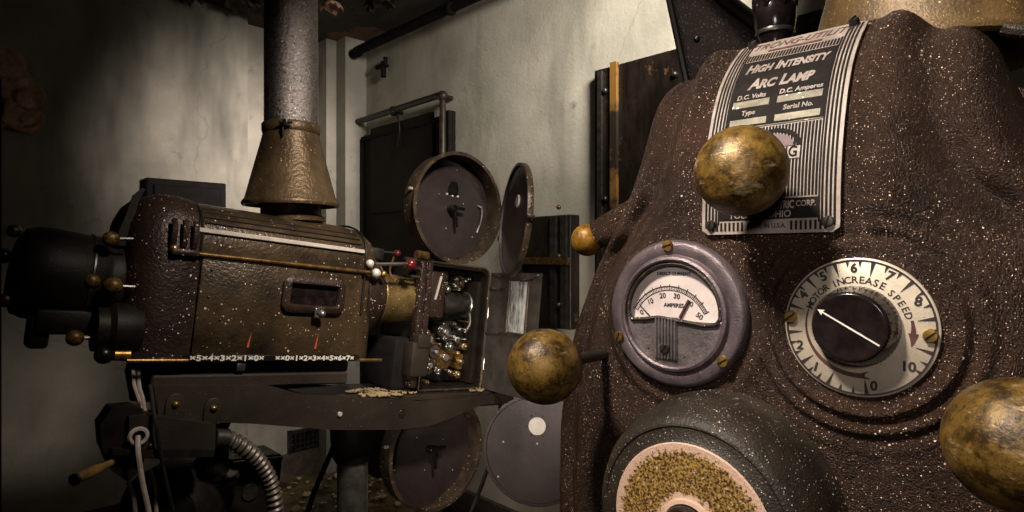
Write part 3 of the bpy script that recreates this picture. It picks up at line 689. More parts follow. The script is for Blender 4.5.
# the swung open door of the head
def wpt(px, Y, py): return Vector(((px-512)/620*Y, Y, CZ+(256-py)/620*Y))
h0 = FM @ Vector((x1+.004, yf-.004, z0)); h1 = FM @ Vector((x1+.004, yf-.004, z1-.01)); up = (h1-h0).normalized()
dd = Vector((.60, -.80, 0)).normalized(); dd = (dd-up*dd.dot(up)).normalized(); nn = dd.cross(up)
DM = frame(h0, dd, up, nn); hd = (h1-h0).length
bm = B(); wd = .255
def rect(u0, u1, v0, v1, z): return [(u0, v0, z), (u1, v0, z), (u1, v1, z), (u0, v1, z)]
wu0, wu1, wv0, wv1 = .11, .205, hd*.50, hd*.94
loft(bm, [rect(0, wd, 0, hd, 0), rect(0, wd, 0, hd, -.006), rect(.01, wd-.01, .01, hd-.01, -.014), rect(wu0-.035, wu1+.03, wv0-.03, wv1+.008, -.014), rect(wu0, wu1, wv0, wv1, -.008), rect(wu0, wu1, wv0, wv1, 0)], caps=False)
loft(bm, [rect(0, wd, 0, hd, 0), rect(wu0, wu1, wv0, wv1, 0)], caps=False)
dp = obj('head_door', bm, 'door_grey', t, DM, smooth=False)
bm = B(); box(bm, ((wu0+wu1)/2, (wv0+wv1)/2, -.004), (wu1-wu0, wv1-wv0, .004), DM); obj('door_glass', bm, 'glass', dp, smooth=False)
bm = B()
for q in ((wu0, wv0, wu0, wv1), (wu1, wv0, wu1, wv1), (wu0, wv0, wu1, wv0), (wu0, wv1, wu1, wv1)):
    for zz in (.003, -.011): tube(bm, [(q[0], q[1], zz), (q[2], q[3], zz)], .004, 6, DM)
for q in ((wu0, wv1, 0.01, hd-.005), (wu1, wv1, wd-.01, hd-.005)): tube(bm, [(q[0], q[1], .002), (q[2], q[3], .002)], .003, 6, DM); tube(bm, [(q[0], q[1], -.012), (q[2], q[3], -.014)], .003, 6, DM)
for q in ((0, wv0-.01, wu0, wv0), (0, hd*.86, wu0-.02, hd*.86)): tube(bm, [(q[0], q[1], .002), (q[2], q[3], .002)], .004, 6, DM); tube(bm, [(q[0], q[1], -.014), (q[2], q[3], -.014)], .004, 6, DM)
obj('door_beading', bm, 'rim', dp)
for v in (.06, hd*.6):
    bm = B(); cyl(bm, .006, .035, DM @ aim((-.002, v, -.002), (0, 1, 0)), 10); obj('hinge', bm, 'steel', dp)

# ---- film magazines
def magazine(label, cxm, czm, r, yfm, depth, with_handle):
    t = thing('film_magazine', label, 'film magazine', FM @ T(cxm, yfm+depth/2, czm-r), 'film magazines of the far projector')
    MM = XZ(cxm, czm, yfm+depth)       # z towards the viewer, 0 = back
    bm = B(); lathe(bm, [(0, 0), (r-.006, 0), (r, .006), (r, depth-.006), (r+.005, depth-.004), (r+.005, depth), (r-.006, depth), (r-.008, depth-.004), (r-.008, .008), (0, .008)], MM, 96)
    obj('drum', bm, 'rim', t)
    bm = B(); lathe(bm, [(0, .0085), (r-.009, .0085), (r-.009, .011), (0, .011)], MM, 72); obj('back_plate', bm, 'magazine', t)
    bm = B(); cyl(bm, .012, .03, MM @ T(0, 0, .01), 16); sp = obj('spindle', bm, 'black', t)
    bm = B(); rbox(bm, (.018, .004, .036), (.05, .010, .006), MM, .002); rbox(bm, (0.004, -.03, .036), (.010, .06, .006), MM @ Matrix.Rotation(.2, 4, 'Z'), .002); obj('reel_key', bm, 'black', sp)
    for i in range(6):
        a = .4+i*1.05; bm = B(); ball(bm, .0035, MM @ T(.13*math.cos(a)*(1 if i % 2 else .45), .13*math.sin(a)*(1 if i % 2 else .5), .011), 10); obj('rivet', bm, 'steel', t)
    bm = B(); cyl(bm, .005, .012, MM @ aim((-(r), .03, depth-.02), (-1, 0, 0)), 10); obj('catch', bm, 'trim', t)
    if with_handle:
        bm = B(); tube(bm, smooth_path([(.115, .03, .012), (.127, .02, .022), (.128, -.02, .022), (.122, -.06, .012)], 5), .0035, 8, MM); obj('handle', bm, 'steel', t)
        bm = B(); prism(bm, [(-.018, -.02), (.018, -.02), (.020, .0), (.012, .02), (-.012, .02), (-.02, 0)], 0, .006, MM @ T(.005, .068, .011)); ob = obj('film_port', bm, 'black', t)
        for q in ((-.022, -.024), (.0, -.026), (.022, -.024)): bm = B(); ball(bm, .005, MM @ T(.005+q[0], .068+q[1], .013), 10); obj('port_screw', bm, 'trim', ob)
    return t, MM
R_ = .172
tm, MMu = magazine('upper open round film magazine above the gear filled projector head', .763, .467, R_, .05, .065, True)
hp = FM @ Vector((.763+R_+.012, .05, .467-.02))
def mag_door(t, hinge, dirh, r, up_):
    u = Vector(dirh).normalized(); v = Vector(up_); v = (v-u*v.dot(u)).normalized(); n = u.cross(v)
    DMm = frame(hinge+u*(r+.004), u, v, n)
    bm = B(); lathe(bm, [(0, -.003), (r-.012, -.003), (r-.004, -.010), (r, -.010), (r+.003, -.006), (r+.003, .006), (r, .009), (r-.006, .009), (r-.008, .002), (0, .002)], DMm, 96); d = obj('door', bm, 'magazine', t)
    return d, DMm
d, DMm = mag_door(tm, hp, (.15, -.62, 0), R_, Hx)
bm = B(); lathe(bm, [(R_-.006, .0085), (R_+.003, .0085), (R_+.0045, 0), (R_+.003, -.0095), (R_-.006, -.0095)], DMm, 96); obj('door_rim', bm, 'rim', d)
bm = B(); lathe(bm, [(0, -.006), (.018, -.006), (.022, 0), (.018, .006), (0, .006)], DMm @ T(.03, .055, 0), 24); obj('port_glass', bm, 'white', d, label='small pale round port')
bm = B(); rbox(bm, (R_+.004, .0, 0), (.03, .012, .022), DMm, .003); obj('door_catch', bm, 'rim', d)
for v in (-.05, .05):
    bm = B(); rbox(bm, (-R_-.012, v, 0), (.026, .02, .016), DMm, .003); obj('hinge', bm, 'darksteel', d)
tm, MMl = magazine('lower open round film magazine hanging under the projector table', .765, -.289, R_, .05, .065, False)
hp = FM @ Vector((.765+R_+.01, .05, -.289))
d, DMm = mag_door(tm, hp, (1, -.18, 0), R_, Hx)
bm = B(); lathe(bm, [(R_-.004, .0085), (R_+.003, .0085), (R_+.0045, 0), (R_+.003, -.0095), (R_-.004, -.0095)], DMm, 96); obj('door_rim', bm, 'darksteel', d)
sgn = 1 if (DMm.to_3x3() @ Vector((0, 0, 1))).y < 0 else -1
bm = B(); cyl(bm, .028, .003, DMm @ T(.0, .075, 0) @ aim((0, 0, .003 if sgn > 0 else -.003), (0, 0, sgn)), 32); obj('port_glass', bm, 'white', d, label='white round port glass')
for i in range(6):
    a = i*PI/3; bm = B(); ball(bm, .003, DMm @ T(.036*math.cos(a), .075+.036*math.sin(a), .003*sgn), 8); obj('port_screw', bm, 'black', d)
for q in ((-.11, .02), (-.125, -.09), (0, .02)): bm = B(); ball(bm, .0035, DMm @ T(q[0], q[1], .003*sgn), 8); obj('rivet', bm, 'trim', d)

# ---- pedestal and table
t = thing('projector_pedestal', 'long brown table arm on a round steel post below the far projector', 'pedestal', T(*(FM @ Vector((.50, .14, -.3)))) @ T(0, 0, -(FM @ Vector((.50, .14, -.3))).z))
bm = B()
poly = [lp(152, 385, 0), lp(268, 385, 0), lp(300, 394, 0), lp(420, 401, 0), lp(510, 392, 0), lp(512, 402, 0), lp(480, 404, 0), lp(452, 416, 0), lp(428, 425, 0), lp(395, 429, 0), lp(330, 429, 0), lp(255, 423, 0), lp(158, 419, 0)]
prism(bm, [(p[0], p[2]) for p in poly], -.006, .012, XZ(0, 0, 0)); obj('table_side', bm, 'beam', t, smooth=False)
bm = B(); rbox(bm, (.17, .115, -.048), (.46, .23, .03), FM, .004, 1); rbox(bm, (.63, .13, -.112), (.60, .24, .016), FM, .003, 1); obj('table_top', bm, 'beam', t, smooth=False)
bm = B(); poly2 = [(p[0], p[2]) for p in poly]; prism(bm, poly2, -.24, -.226, XZ(0, 0, 0)); obj('table_side', bm, 'far_black', t, smooth=False)
for (px, py, mt) in ((337, 413, 'trim'), (399, 412, 'darksteel')):
    bm = B(); cyl(bm, .006 if mt == 'trim' else .010, .006, FM @ aim((lp(px, py, 0)[0], -.012, lp(px, py, 0)[2]), (0, -1, 0)), 14); obj('bolt', bm, mt, t)
for px, py in ((175, 405), (213, 409)):
    c = lp(px, py, 0.015); bm = B()
    prism(bm, [(c[0]-.019, c[2]-.035), (c[0]+.019, c[2]-.035)]+[(c[0]+.019*math.cos(PI*i/10), c[2]+.006+.019*math.sin(PI*i/10)) for i in range(11)], .0125, .018, XZ(0, 0, 0), .002); br = obj('bracket_tab', bm, 'beam', t)
    bm = B(); ball(bm, .008, FM @ T(c[0], -.019, c[2]+.003), 14, .8); obj('bracket_screw', bm, 'brass', br)
pc = FM @ Vector((.50, .12, -.20)); PC = T(pc.x, pc.y, 0); zc = pc.z
bm = B(); lathe(bm, [(0, zc+.02), (.062, zc+.02), (.062, zc-.03), (.056, zc-.085), (.048, zc-.10), (0, zc-.10)], PC, 48); obj('post_collar', bm, 'far_black', t)
bm = B(); lathe(bm, [(0, zc-.05), (.043, zc-.05), (.043, .03), (0, .03)], PC, 48); obj('post', bm, 'steel', t, label='bare steel post')
bm = B(); lathe(bm, [(0, .05), (.07, .05), (.09, .04), (.22, .02), (.23, .0), (0, 0)], PC, 48); obj('post_foot', bm, 'far_black', t)
# pale grime and flakes lying on the table
bm = B()
for i in range(70):
    x = random.uniform(.46, .66); y = random.uniform(-.0, .12)
    flake(bm, FM @ T(x, y, -.102) @ Matrix.Rotation(random.random()*6, 4, 'Z'), random.uniform(.004, .015), curl=.006)
for i in range(8): flake(bm, FM @ T(random.uniform(.84, .90), random.uniform(.0, .03), -.102), random.uniform(.006, .012), curl=.006)
o = obj('table_flakes', bm, 'flake'); solid(o, .002); tag(o, 'pale paint flakes lying on the projector table in front of the nozzle', 'debris', kind='stuff')
bm = B(); a = FM @ Vector((.93, .0, -.115)); rbox(bm, (.96, .10, -.13), (.12, .13, .05), FM, .006, 1)
tag(obj('motor_block', bm, 'far_black'), 'small black block at the right end of the projector table', 'metal block')

# ---- switch box with handle
pt = lambda px, py, w: FM @ Vector(lp(px, py, w))
t = thing('switch_box', 'black switch box with brass handle below the left end of the table', 'switch box', T(*pt(150, 455, .03)))
bm = B(); c0 = lp(112, 420, .03)
poly = [lp(*q, .03)[::2] for q in ((112, 408), (134, 406), (143, 409), (146, 455), (140, 470), (128, 482), (113, 472), (102, 448), (100, 425))]
prism(bm, poly, .0, .06, XZ(0, 0, .03), .008); obj('end_housing', bm, 'far_black', t)
bm = B(); poly = [lp(*q, .045)[::2] for q in ((129, 417), (147, 415), (216, 425), (215, 451), (146, 449), (130, 446))]
prism(bm, poly, .0, .09, XZ(0, 0, .045), .004); obj('box_body', bm, 'beam', t)
bm = B(); poly = [lp(*q, .05)[::2] for q in ((112, 449), (215, 450), (214, 457), (150, 459), (114, 455))]
prism(bm, poly, .0, .09, XZ(0, 0, .04), .003); obj('lower_lip', bm, 'far_black', t)
g = lp(138, 436, .05); bm = B(); GM = FM @ aim((g[0], -.05, g[2]), (0, -1, 0)); lathe(bm, [(.011, 0), (.0185, 0), (.0195, .004), (.0165, .008), (.0125, .008), (.011, .004)], GM, 32); obj('grommet', bm, 'cablewhite', t, label='white ring grommet')
bm = B(); cyl(bm, .0115, .003, GM, 20); obj('grommet_hole', bm, 'black', t)
bm = B(); a_, b_ = pt(104, 466, .06), pt(76, 479, .10); tube(bm, [a_+(a_-b_)*.3, a_, a_.lerp(b_, .3), a_.lerp(b_, .85), b_], lambda q: (.006, .007, .010, .011, .006)[min(4, int(q*4.99))], 14); obj('handle', bm, 'wood', t, label='worn brass coloured handle')
bm = B(); cyl(bm, .011, .006, T(*b_) @ aim((0, 0, 0), (b_-a_)), 14); obj('handle_cap', bm, 'black', t)
g = lp(150, 445, .05); bm = B(); ball(bm, .004, FM @ T(g[0], -.052, g[2]), 10); obj('cover_screw', bm, 'brass_dark', t)
# ribbed conduit
pts = smooth_path([pt(*q, wq) for q, wq in (((216, 438), .01), ((228, 439), .01), ((243, 447), .01), ((258, 461), .0), ((269, 480), -.01), ((275, 503), -.01), ((277, 540), -.02))], 26)
bm = B(); n = len(pts); ac = [0]
for a_, b_ in zip(pts, pts[1:]): ac.append(ac[-1]+(b_-a_).length)
P2 = []; 
NS = 300
for i in range(NS):
    s_ = ac[-1]*i/(NS-1); j = max(k for k in range(n) if ac[k] <= s_+1e-9); j = min(j, n-2); f = (s_-ac[j])/max(1e-9, ac[j+1]-ac[j]); P2.append(pts[j].lerp(pts[j+1], f))
tube(bm, P2, lambda q: .0175+.0028*math.sin(q*2*PI*24), 14)
t = thing('flexible_conduit', 'ribbed grey metal conduit curving down from the switch box', 'conduit', T(*pts[-1])); obj('hose', bm, 'hose_metal', t)
bm = B(); cyl(bm, .021, .032, T(*pt(214, 438, .01)) @ aim((0, 0, 0), (pts[6]-pts[0])), 20); obj('collar', bm, 'darksteel', t)
# cables
def cable(name, pts, r, mat, label):
    bm = B(); tube(bm, smooth_path(pts, 8), r, 8); return tag(obj(name, bm, mat), label, 'cable')
cable('power_cable', [pt(138, 436, .055), pt(138, 452, .07), pt(142, 480, .07), pt(150, 520, .07), pt(153, 560, .06)], .0052, 'cablewhite', 'white cable hanging from the ring on the black switch box')
cable('power_cable', [pt(128, 482, -.03), pt(134, 500, -.03), pt(137, 540, -.03)], .0045, 'cablewhite', 'thin pale cable hanging left of the white one under the switch box')
cable('power_cable', [pt(150, 470, -.05), pt(155, 490, -.05), pt(157, 540, -.05)], .0045, 'cablewhite', 'thin pale cable hanging right of the white one under the switch box')
cable('power_cable', [pt(133, 368, -.02), pt(134, 385, -.02), pt(139, 400, -.02), pt(142, 415, -.02)], .0042, 'cablewhite', 'left one of two pale cables from the far lamp housing down behind the switch box')
cable('power_cable', [pt(139, 368, -.02), pt(139, 385, -.02), pt(143, 400, -.02), pt(146, 415, -.02)], .0042, 'cablewhite', 'right one of two pale cables from the far lamp housing down behind the switch box')
cable('power_cable', [pt(150, 385, .02), pt(155, 420, .06), pt(161, 455, .06), pt(168, 490, .06), pt(178, 530, .05)], .0042, 'plastic_wire', 'thin black cable hanging across the front of the switch box')
cable('power_cable', [pt(341, 425, -.20), pt(330, 455, -.22), pt(315, 490, -.25), pt(302, 530, -.25)], .008, 'plastic_wire', 'black cable slanting down beside the vent grille')
cable('power_cable', [pt(500, 400, -.1), pt(499, 420, -.12), pt(487, 470, -.15), pt(468, 520, -.15)], .007, 'plastic_wire', 'black cable hanging between the lower magazine and its open door')
# ---- dark gear under the table at the left: drive motor and relay box
t = thing('drive_motor', 'dark motor with upright shaft standing below the switch box', 'motor', T(pt(215, 470, -.12).x, pt(215, 470, -.12).y, 0))
c = pt(213, 470, -.12); cm = T(c.x, c.y, 0); z_ = c.z
bm = B(); lathe(bm, [(0, 0), (.16, 0), (.16, .03), (.05, .05), (.04, z_-.16), (.05, z_-.13), (.035, z_-.10), (.035, z_+.10), (.045, z_+.12), (.045, z_+.17), (0, z_+.17)], cm, 32); obj('shaft', bm, 'far_black', t)
bm = B(); lathe(bm, [(.034, z_-.035), (.055, z_-.03), (.06, z_-.02), (.055, z_-.01), (.034, z_-.005)], cm, 32); obj('flange', bm, 'darksteel', t)
bm = B(); c = pt(180, 500, -.14); lathe(bm, [(0, -.09), (.09, -.09), (.10, -.07), (.10, .07), (.085, .09), (0, .1)], T(*c) @ Matrix.Rotation(PI/2, 4, 'X') @ Matrix.Rotation(0, 4, 'Z'), 40); obj('motor_body', bm, 'far_black', t)
t = thing('relay_box', 'dark steel box with a round pale gauge behind the ribbed conduit', 'relay box', T(pt(255, 500, -.16).x, pt(255, 500, -.16).y, .78))
bm = B(); c = lp(254, 487, -.14); rbox(bm, (c[0], .20, c[2]-.05), (.14, .12, .25), FM, .006, 1); obj('case', bm, 'far_black', t)
bm = B(); cyl(bm, .021, .006, FM @ aim((c[0]-.01, .14, c[2]-.01), (0, -1, 0)), 24); obj('gauge', bm, 'darksteel', t)
bm = B(); rbox(bm, (c[0], .135, c[2]+.068), (.13, .012, .008), FM, .002); obj('lip', bm, 'darksteel', t)
bm = B(); rbox(bm, (c[0], .26, c[2]-.20-.22), (.03, .03, .44), FM, .003); obj('leg', bm, 'far_black', t)

# ================================================================ NEAR LAMP HOUSING
Ux = Vector((.743, -.669, 0)).normalized(); Bx = Vector((.669, .743, 0)).normalized()
DO = Vector((.1909, .34, CZ-.0395))          # centre of the speed dial
NO = DO-Ux*.05                                # centre line of the housing
NM = frame(NO, Ux, Bx, (0, 0, 1))             # x right, y into the machine, z up
def NF(x, z, y=0): return NM @ frame((x, y, z), (1, 0, 0), (0, 0, 1), (0, -1, 0))   # z faces out
t = thing('arc_lamp_housing', 'huge brown speckled lamp housing close up with ammeter, speed dial and name plate', 'lamp housing', NM @ T(0, .3, -.33))
NL = t
half = [(0, .1925), (.025, .1925), (.042, .1925), (.060, .192), (.075, .181), (.090, .176), (.103, .163), (.112, .140), (.127, .100), (.147, .06), (.166, .025), (.184, -.02), (.196, -.07), (.202, -.13), (.200, -.22), (.18, -.27), (.15, -.30), (.08, -.31), (0, -.31)]
full = half+[(-x, z) for x, z in half[-2:0:-1]]
sp = smooth_path([(x, z, 0) for x, z in full]+[(full[0][0], full[0][1], 0)], 12)
C0 = (0, -.05)
angs = sorted((math.atan2(p.y-C0[1], p.x-C0[0]) % (2*PI), math.hypot(p.x-C0[0], p.y-C0[1])) for p in sp[:-1])
def Rout(a):
    a %= 2*PI
    import bisect
    i = bisect.bisect(angs, (a, 0)); p, q = angs[i-1], angs[i % len(angs)]
    pa, qa = p[0], q[0]
    if i == 0: pa -= 2*PI
    if i == len(angs): qa += 2*PI
    f = (a-pa)/max(1e-9, qa-pa); return p[1]*(1-f)+q[1]*f
def gs(x, w): return math.exp(-(x/w)**2)
def sstep(a, b, x): t_ = min(1, max(0, (x-a)/(b-a))); return t_*t_*(3-2*t_)
def basedrop(rho): return .08*(1-math.sqrt(max(0, 1-rho**3)))
PROF = [(.03, 0), (.055, 0), (.08, .0012), (.10, .0045), (.1226, .0114), (.138, .0180), (.1518, .0263), (.1647, .0373), (.178, .0520), (.1915, .0710), (.2, .084)]
def plate_y(z):
    if z <= .03: return 0
    for i in range(1, len(PROF)):
        if z <= PROF[i][0] or i == len(PROF)-1:
            (x0, y0), (x1, y1) = PROF[i-1], PROF[i]; h = x1-x0; u = (z-x0)/h
            d0 = (y1-PROF[max(i-2, 0)][1])/(x1-PROF[max(i-2, 0)][0]) if i > 1 else 0
            d1 = (PROF[min(i+1, len(PROF)-1)][1]-y0)/(PROF[min(i+1, len(PROF)-1)][0]-x0)
            return (2*u**3-3*u*u+1)*y0+(u**3-2*u*u+u)*h*d0+(-2*u**3+3*u*u)*y1+(u**3-u*u)*h*d1
DX, AX = .05, -.059
def crease(z):
    T_ = [(-.30, .17), (-.13, .176), (-.09, .172), (-.03, .160), (.0, .153), (.037, .137), (.06, .112), (.088, .090), (.116, .080), (.17, .076), (.3, .074)]
    for (a_, p_), (b_, q_) in zip(T_, T_[1:]):
        if z <= b_: return p_+(q_-p_)*sstep(a_, b_, max(a_, z))*.5+(q_-p_)*.5*max(0, min(1, (z-a_)/(b_-a_)))
    return T_[-1][1]
def out(x, z, rho):
    """relief of the front casting, positive towards the viewer"""
    h = -basedrop(rho)
    e = 0
    ax = abs(x)
    # plate bed stays flat; fluted shoulders beside it
    up = sstep(.02, .08, z)
    e += .009*gs(ax-.061, .013)*up
    xc = crease(z)
    e -= .0075*gs(ax-xc, .0085)+.0035*gs(ax-xc, .02)
    e += .0060*gs(ax-xc-.020, .013)
    # bosses round the two instruments
    r1 = math.hypot(x-DX, z); r2 = math.hypot(x-AX, z-.0015)
    k1 = 1-sstep(.085, .11, r1)
    f1 = sstep(.048, .070, r1)
    e *= f1*sstep(.052, .075, r2) if min(r1, r2) < .08 else 1
    e += .0055*gs(r1-.0465, .0034)+.0042*gs(r1-.0560, .0034)+.0016*gs(r1-.0665, .004)
    e += .003*gs(r2-.0585, .004)
    # valley between the instruments
    e -= .004*gs(x+.002, .012)*gs(z+.01, .05)
    fl = 1-sstep(.036, .050, r1); fl2 = 1-sstep(.046, .066, r2)
    h2 = h+e
    h2 = h2*(1-fl)+(-.0006+.0055*gs(r1-.0465, .0035)*1)*fl if fl > 0 else h2
    h2 = h2*(1-fl2)+(.0)*fl2 if fl2 > 0 else h2
    if ax < .056 and z > .045:
        k = (1-sstep(.0415, .056, ax))*sstep(.045, .055, z); h2 = h2*(1-k)+(-plate_y(z)-.0015)*k
    return h2
bm = B(); NA, NR = 420, 170; rows = []
cvert = bm.verts.new((C0[0], -out(*C0, 0), C0[1])); prev = None
for k in range(1, NR+1):
    q = k/NR; rho = 1-(1-q)**1.6; row = []
    for i in range(NA):
        a = 2*PI*i/NA; r = Rout(a)*rho; x = C0[0]+r*math.cos(a); z = C0[1]+r*math.sin(a)
        row.append(bm.verts.new((x, -out(x, z, rho), z)))
    for i in range(NA):
        j = (i+1) % NA
        if prev is None: bm.faces.new((cvert, row[i], row[j]))
        else: bm.faces.new((prev[i], row[i], row[j], prev[j]))
    prev = row
for dy, sc in ((.02, 1.0), (.05, 1.0), (.062, .995), (.066, .97), (.066, .6)):
    row = []
    for i in range(NA):
        a = 2*PI*i/NA; r = Rout(a)*sc; row.append(bm.verts.new((C0[0]+r*math.cos(a), .08+dy, C0[1]+r*math.sin(a))))
    for i in range(NA): bm.faces.new((prev[i], row[i], row[(i+1) % NA], prev[(i+1) % NA]))
    prev = row
bm.faces.new(prev)
obj('rear_casting', bm, 'near_enamel', t, NM, ang=80)
# body behind
bm = B()
def nsec(y, k):
    return [(-.155+k, y, -.3), (-.155+k, y, .08)]+[(-(.155-k)*math.cos(PI*i/14), y, .08+(.085-k)*math.sin(PI*i/14)**.7 if 0 < i < 14 else .08) for i in range(1, 14)]+[(.155-k, y, .08), (.155-k, y, -.3)]
loft(bm, [nsec(.12, 0), nsec(.5, 0), nsec(.60, .01), nsec(.64, .04)]); obj('housing_shell', bm, 'near_enamel', t, NM)

# ---- name plate
ts = [.053+i*(.1895-.053)/60 for i in range(61)]
arc = [0]
for a_, b_ in zip(ts, ts[1:]): arc.append(arc[-1]+math.hypot(b_-a_, plate_y(b_)-plate_y(a_)))
PL = arc[-1]
def pmap(x, b, off):
    """x across, b up along the curved plate, off out of it"""
    b = min(max(b, 0), PL-1e-6); j = 0
    lo, hi = 0, 60
    while hi-lo > 1:
        mid = (lo+hi)//2
        if arc[mid] <= b: lo = mid
        else: hi = mid
    f = (b-arc[lo])/(arc[hi]-arc[lo]); z = ts[lo]+(ts[hi]-ts[lo])*f; y = plate_y(z)
    dz, dy = ts[hi]-ts[lo], plate_y(ts[hi])-plate_y(ts[lo]); l_ = math.hypot(dz, dy)
    return Vector((x, y-off*dz/l_-.0006, z+off*dy/l_))
PW = .0405
def sheet(bm, x0, x1, b0, b1, o0, o1, n=None):
    n = n or max(1, int((b1-b0)/.003)); rows = []
    for i in range(n+1):
        b = b0+(b1-b0)*i/n; rows.append([pmap(x0, b, o0), pmap(x1, b, o0), pmap(x1, b, o1), pmap(x0, b, o1)])
    loft(bm, rows)
bm = B(); rows = []
for i in range(61):
    b = PL*i/60; rc = .004; e_ = 0
    for q in (b, PL-b):
        if q < rc: e_ = rc-math.sqrt(max(0, rc*rc-(rc-q)**2))
    rows.append([pmap(-PW+e_, b, 0), pmap(PW-e_, b, 0), pmap(PW-e_, b, .0014), pmap(-PW+e_, b, .0014)])
loft(bm, rows); npl = obj('name_plate', bm, 'plate_pale', t, NM, label='curved pale name plate with black lettering panels')
ob_, oi = .0014, .0017
bm = B()
def line(x0, x1, b0, b1): sheet(bm, x0, x1, b0, b1, ob_-.0004, oi)
for k in range(4):   # side pinstripes
    for s in (-1, 1): x = s*(PW-.0028-k*.0022); line(x-.0006, x+.0006, .004, PL-.003)
# bottom black block, vertical stripes, panel
IW = PW-.0115
line(-IW-.001, -IW, .006, .138); line(IW, IW+.001, .006, .138)
for k in range(30):
    x = -IW+.0012+k*(2*IW-.0024)/29; line(x-.00062, x+.00062, .0215, .0665)
    line(x-.0006, x+.0006, .1285, .1365)
for k in range(26):
    x = -IW-.004+k*(2*IW+.008)/25
    if abs(x) > .0135: line(x-.0006, x+.0006, .0018, .0072)
obj('stripes', bm, 'plate_black', npl, NM, smooth=False)
bm = B(); sheet(bm, -IW+.0, IW-.0, .0085, .0205, ob_-.0004, .0018); obj('maker_panel', bm, 'plate_black', npl, NM, smooth=False)
bm = B(); sheet(bm, -IW, IW, .0675, .1270, ob_-.0004, .0018); obj('title_panel', bm, 'plate_black', npl, NM, smooth=False)
bm = B(); sheet(bm, -IW, IW, .0675, .0679, .0015, .0021)
for (x0, x1, b0, b1) in ((-IW+.002, -.004, .0825, .0875), (.001, IW-.002, .0825, .0875), (-IW+.002, -.004, .0695, .0740), (.001, IW-.002, .0695, .0740)): sheet(bm, x0, x1, b0, b1, .0015, .0021)
obj('value_fields', bm, 'field', npl, NM, smooth=False)
def ptext(s, size, x, b, mat, shear=0, sx=1, bold=0, align='CENTER', o=.0021, caps=False):
    bt = text_bm(s, size, lambda a, c, z: pmap(x+a, b+c, o+z*.5), .00015, align, shear, sx, bold, caps); return obj('lettering', bt, mat, npl, NM, smooth=False)
ptext('High Intensity', .0128, 0, .1165, 'plate_pale', .25, .62, .00045, caps=True)
ptext('Arc Lamp', .0122, 0, .1005, 'plate_pale', .25, .78, .00045, caps=True)
ptext('D.C. Volts', .0048, -.016, .0905, 'plate_pale', .1, .9, .0001)
ptext('D.C. Amperes', .0048, .014, .0905, 'plate_pale', .1, .9, .0001)
ptext('Type', .0048, -.016, .0782, 'plate_pale', .1, .9, .0001)
ptext('Serial No.', .0048, .014, .0782, 'plate_pale', .1, .9, .0001)
ptext('STRONG-UTILITY', .0145, 0, .1495, 'maroon', .3, .60, 0, o=.0016)
bm = B(); sheet(bm, -.017, .017, .1390, .1415, .0010, .0017); obj('small_line_panel', bm, 'maroon', npl, NM, smooth=False)
ptext('THE STRONG ELECTRIC', .0064, -.0052, .0165, 'plate_pale', 0, .62, .0002)
ptext('CORP.', .0048, .0225, .0168, 'plate_pale', 0, .8, .0001)
ptext('TOLEDO, OHIO', .0058, -.004, .0112, 'plate_pale', 0, .9, .0001)
ptext('MADE IN U.S.A.', .0038, 0, .0045, 'ink', 0, .9, .0001, o=.0016)
# maker's emblem: half round arch with lettering, mostly hidden by the ball knob
bm = B(); rows = []
for i in range(25):
    a = PI*i/24; rows.append([pmap(.002+r_*math.cos(a), .052+r_*.75*math.sin(a), o_) for r_, o_ in ((.0135, .0012), (.0165, .0012), (.0165, .0020), (.0135, .0020))])
loft(bm, rows); obj('emblem_arch', bm, 'plate_black', npl, NM, smooth=False)
bm = B(); rows = []
for i in range(13):
    a = PI*i/12; rows.append([pmap(.002+r_*math.cos(a), .052+r_*.75*math.sin(a), o_) for r_, o_ in ((.0, .0012), (.012, .0012), (.012, .0020), (.0, .0020))])
loft(bm, rows); obj('emblem_field', bm, 'maroon', npl, NM, smooth=False)
bm = B(); sheet(bm, -.014, .018, .0440, .0515, .0012, .0021); obj('emblem_band', bm, 'plate_pale', npl, NM, smooth=False)
ptext('STRONG', .0092, .002, .0478, 'plate_black', 0, .80, .0002, o=.0022)
def slot_screw(m_, r, par, mat='brass', ang=.4, h=.002):
    bm = B(); lathe(bm, [(r, 0), (r, h*.5), (r*.85, h), (0, h*1.15)], m_, 20)
    s = obj('screw', bm, mat, par); bm = B(); box(bm, (0, 0, h*1.1), (r*1.7, r*.22, h*.3), m_ @ Matrix.Rotation(ang, 4, 'Z')); obj('screw_slot', bm, 'black', s if par is t else par, smooth=False)
    return s
for x, b in ((-PW+.006, .006), (PW-.006, .006), (-PW+.008, PL-.004), (PW-.008, PL-.004)):
    p0 = pmap(x, b, .0014); p1 = pmap(x, b, .01); slot_screw(NM @ aim(p0, p1-p0), .0032, npl, 'darksteel', 1.3, .0025 if b < .02 else .004)

# ---- ammeter
AF = NF(AX, .0015, 0)
bm = B(); RA = .0486
lathe(bm, [(RA, -.004), (RA+.0002, .003), (RA-.0015, .0060), (.0455, .0068), (.0405, .0068), (.0390, .0060), (.0383, .0068), (.0375, .0092), (.0358, .0098), (.0345, .0088), (.0340, .003), (.034, .001)], AF, 96)
am = obj('ammeter', bm, 'bezel', t, label='round grey violet ammeter bezel')
bm = B(); lathe(bm, [(0, .0025), (.0345, .0025)], AF, 64); obj('dial_face', bm, 'dialpaper', am)
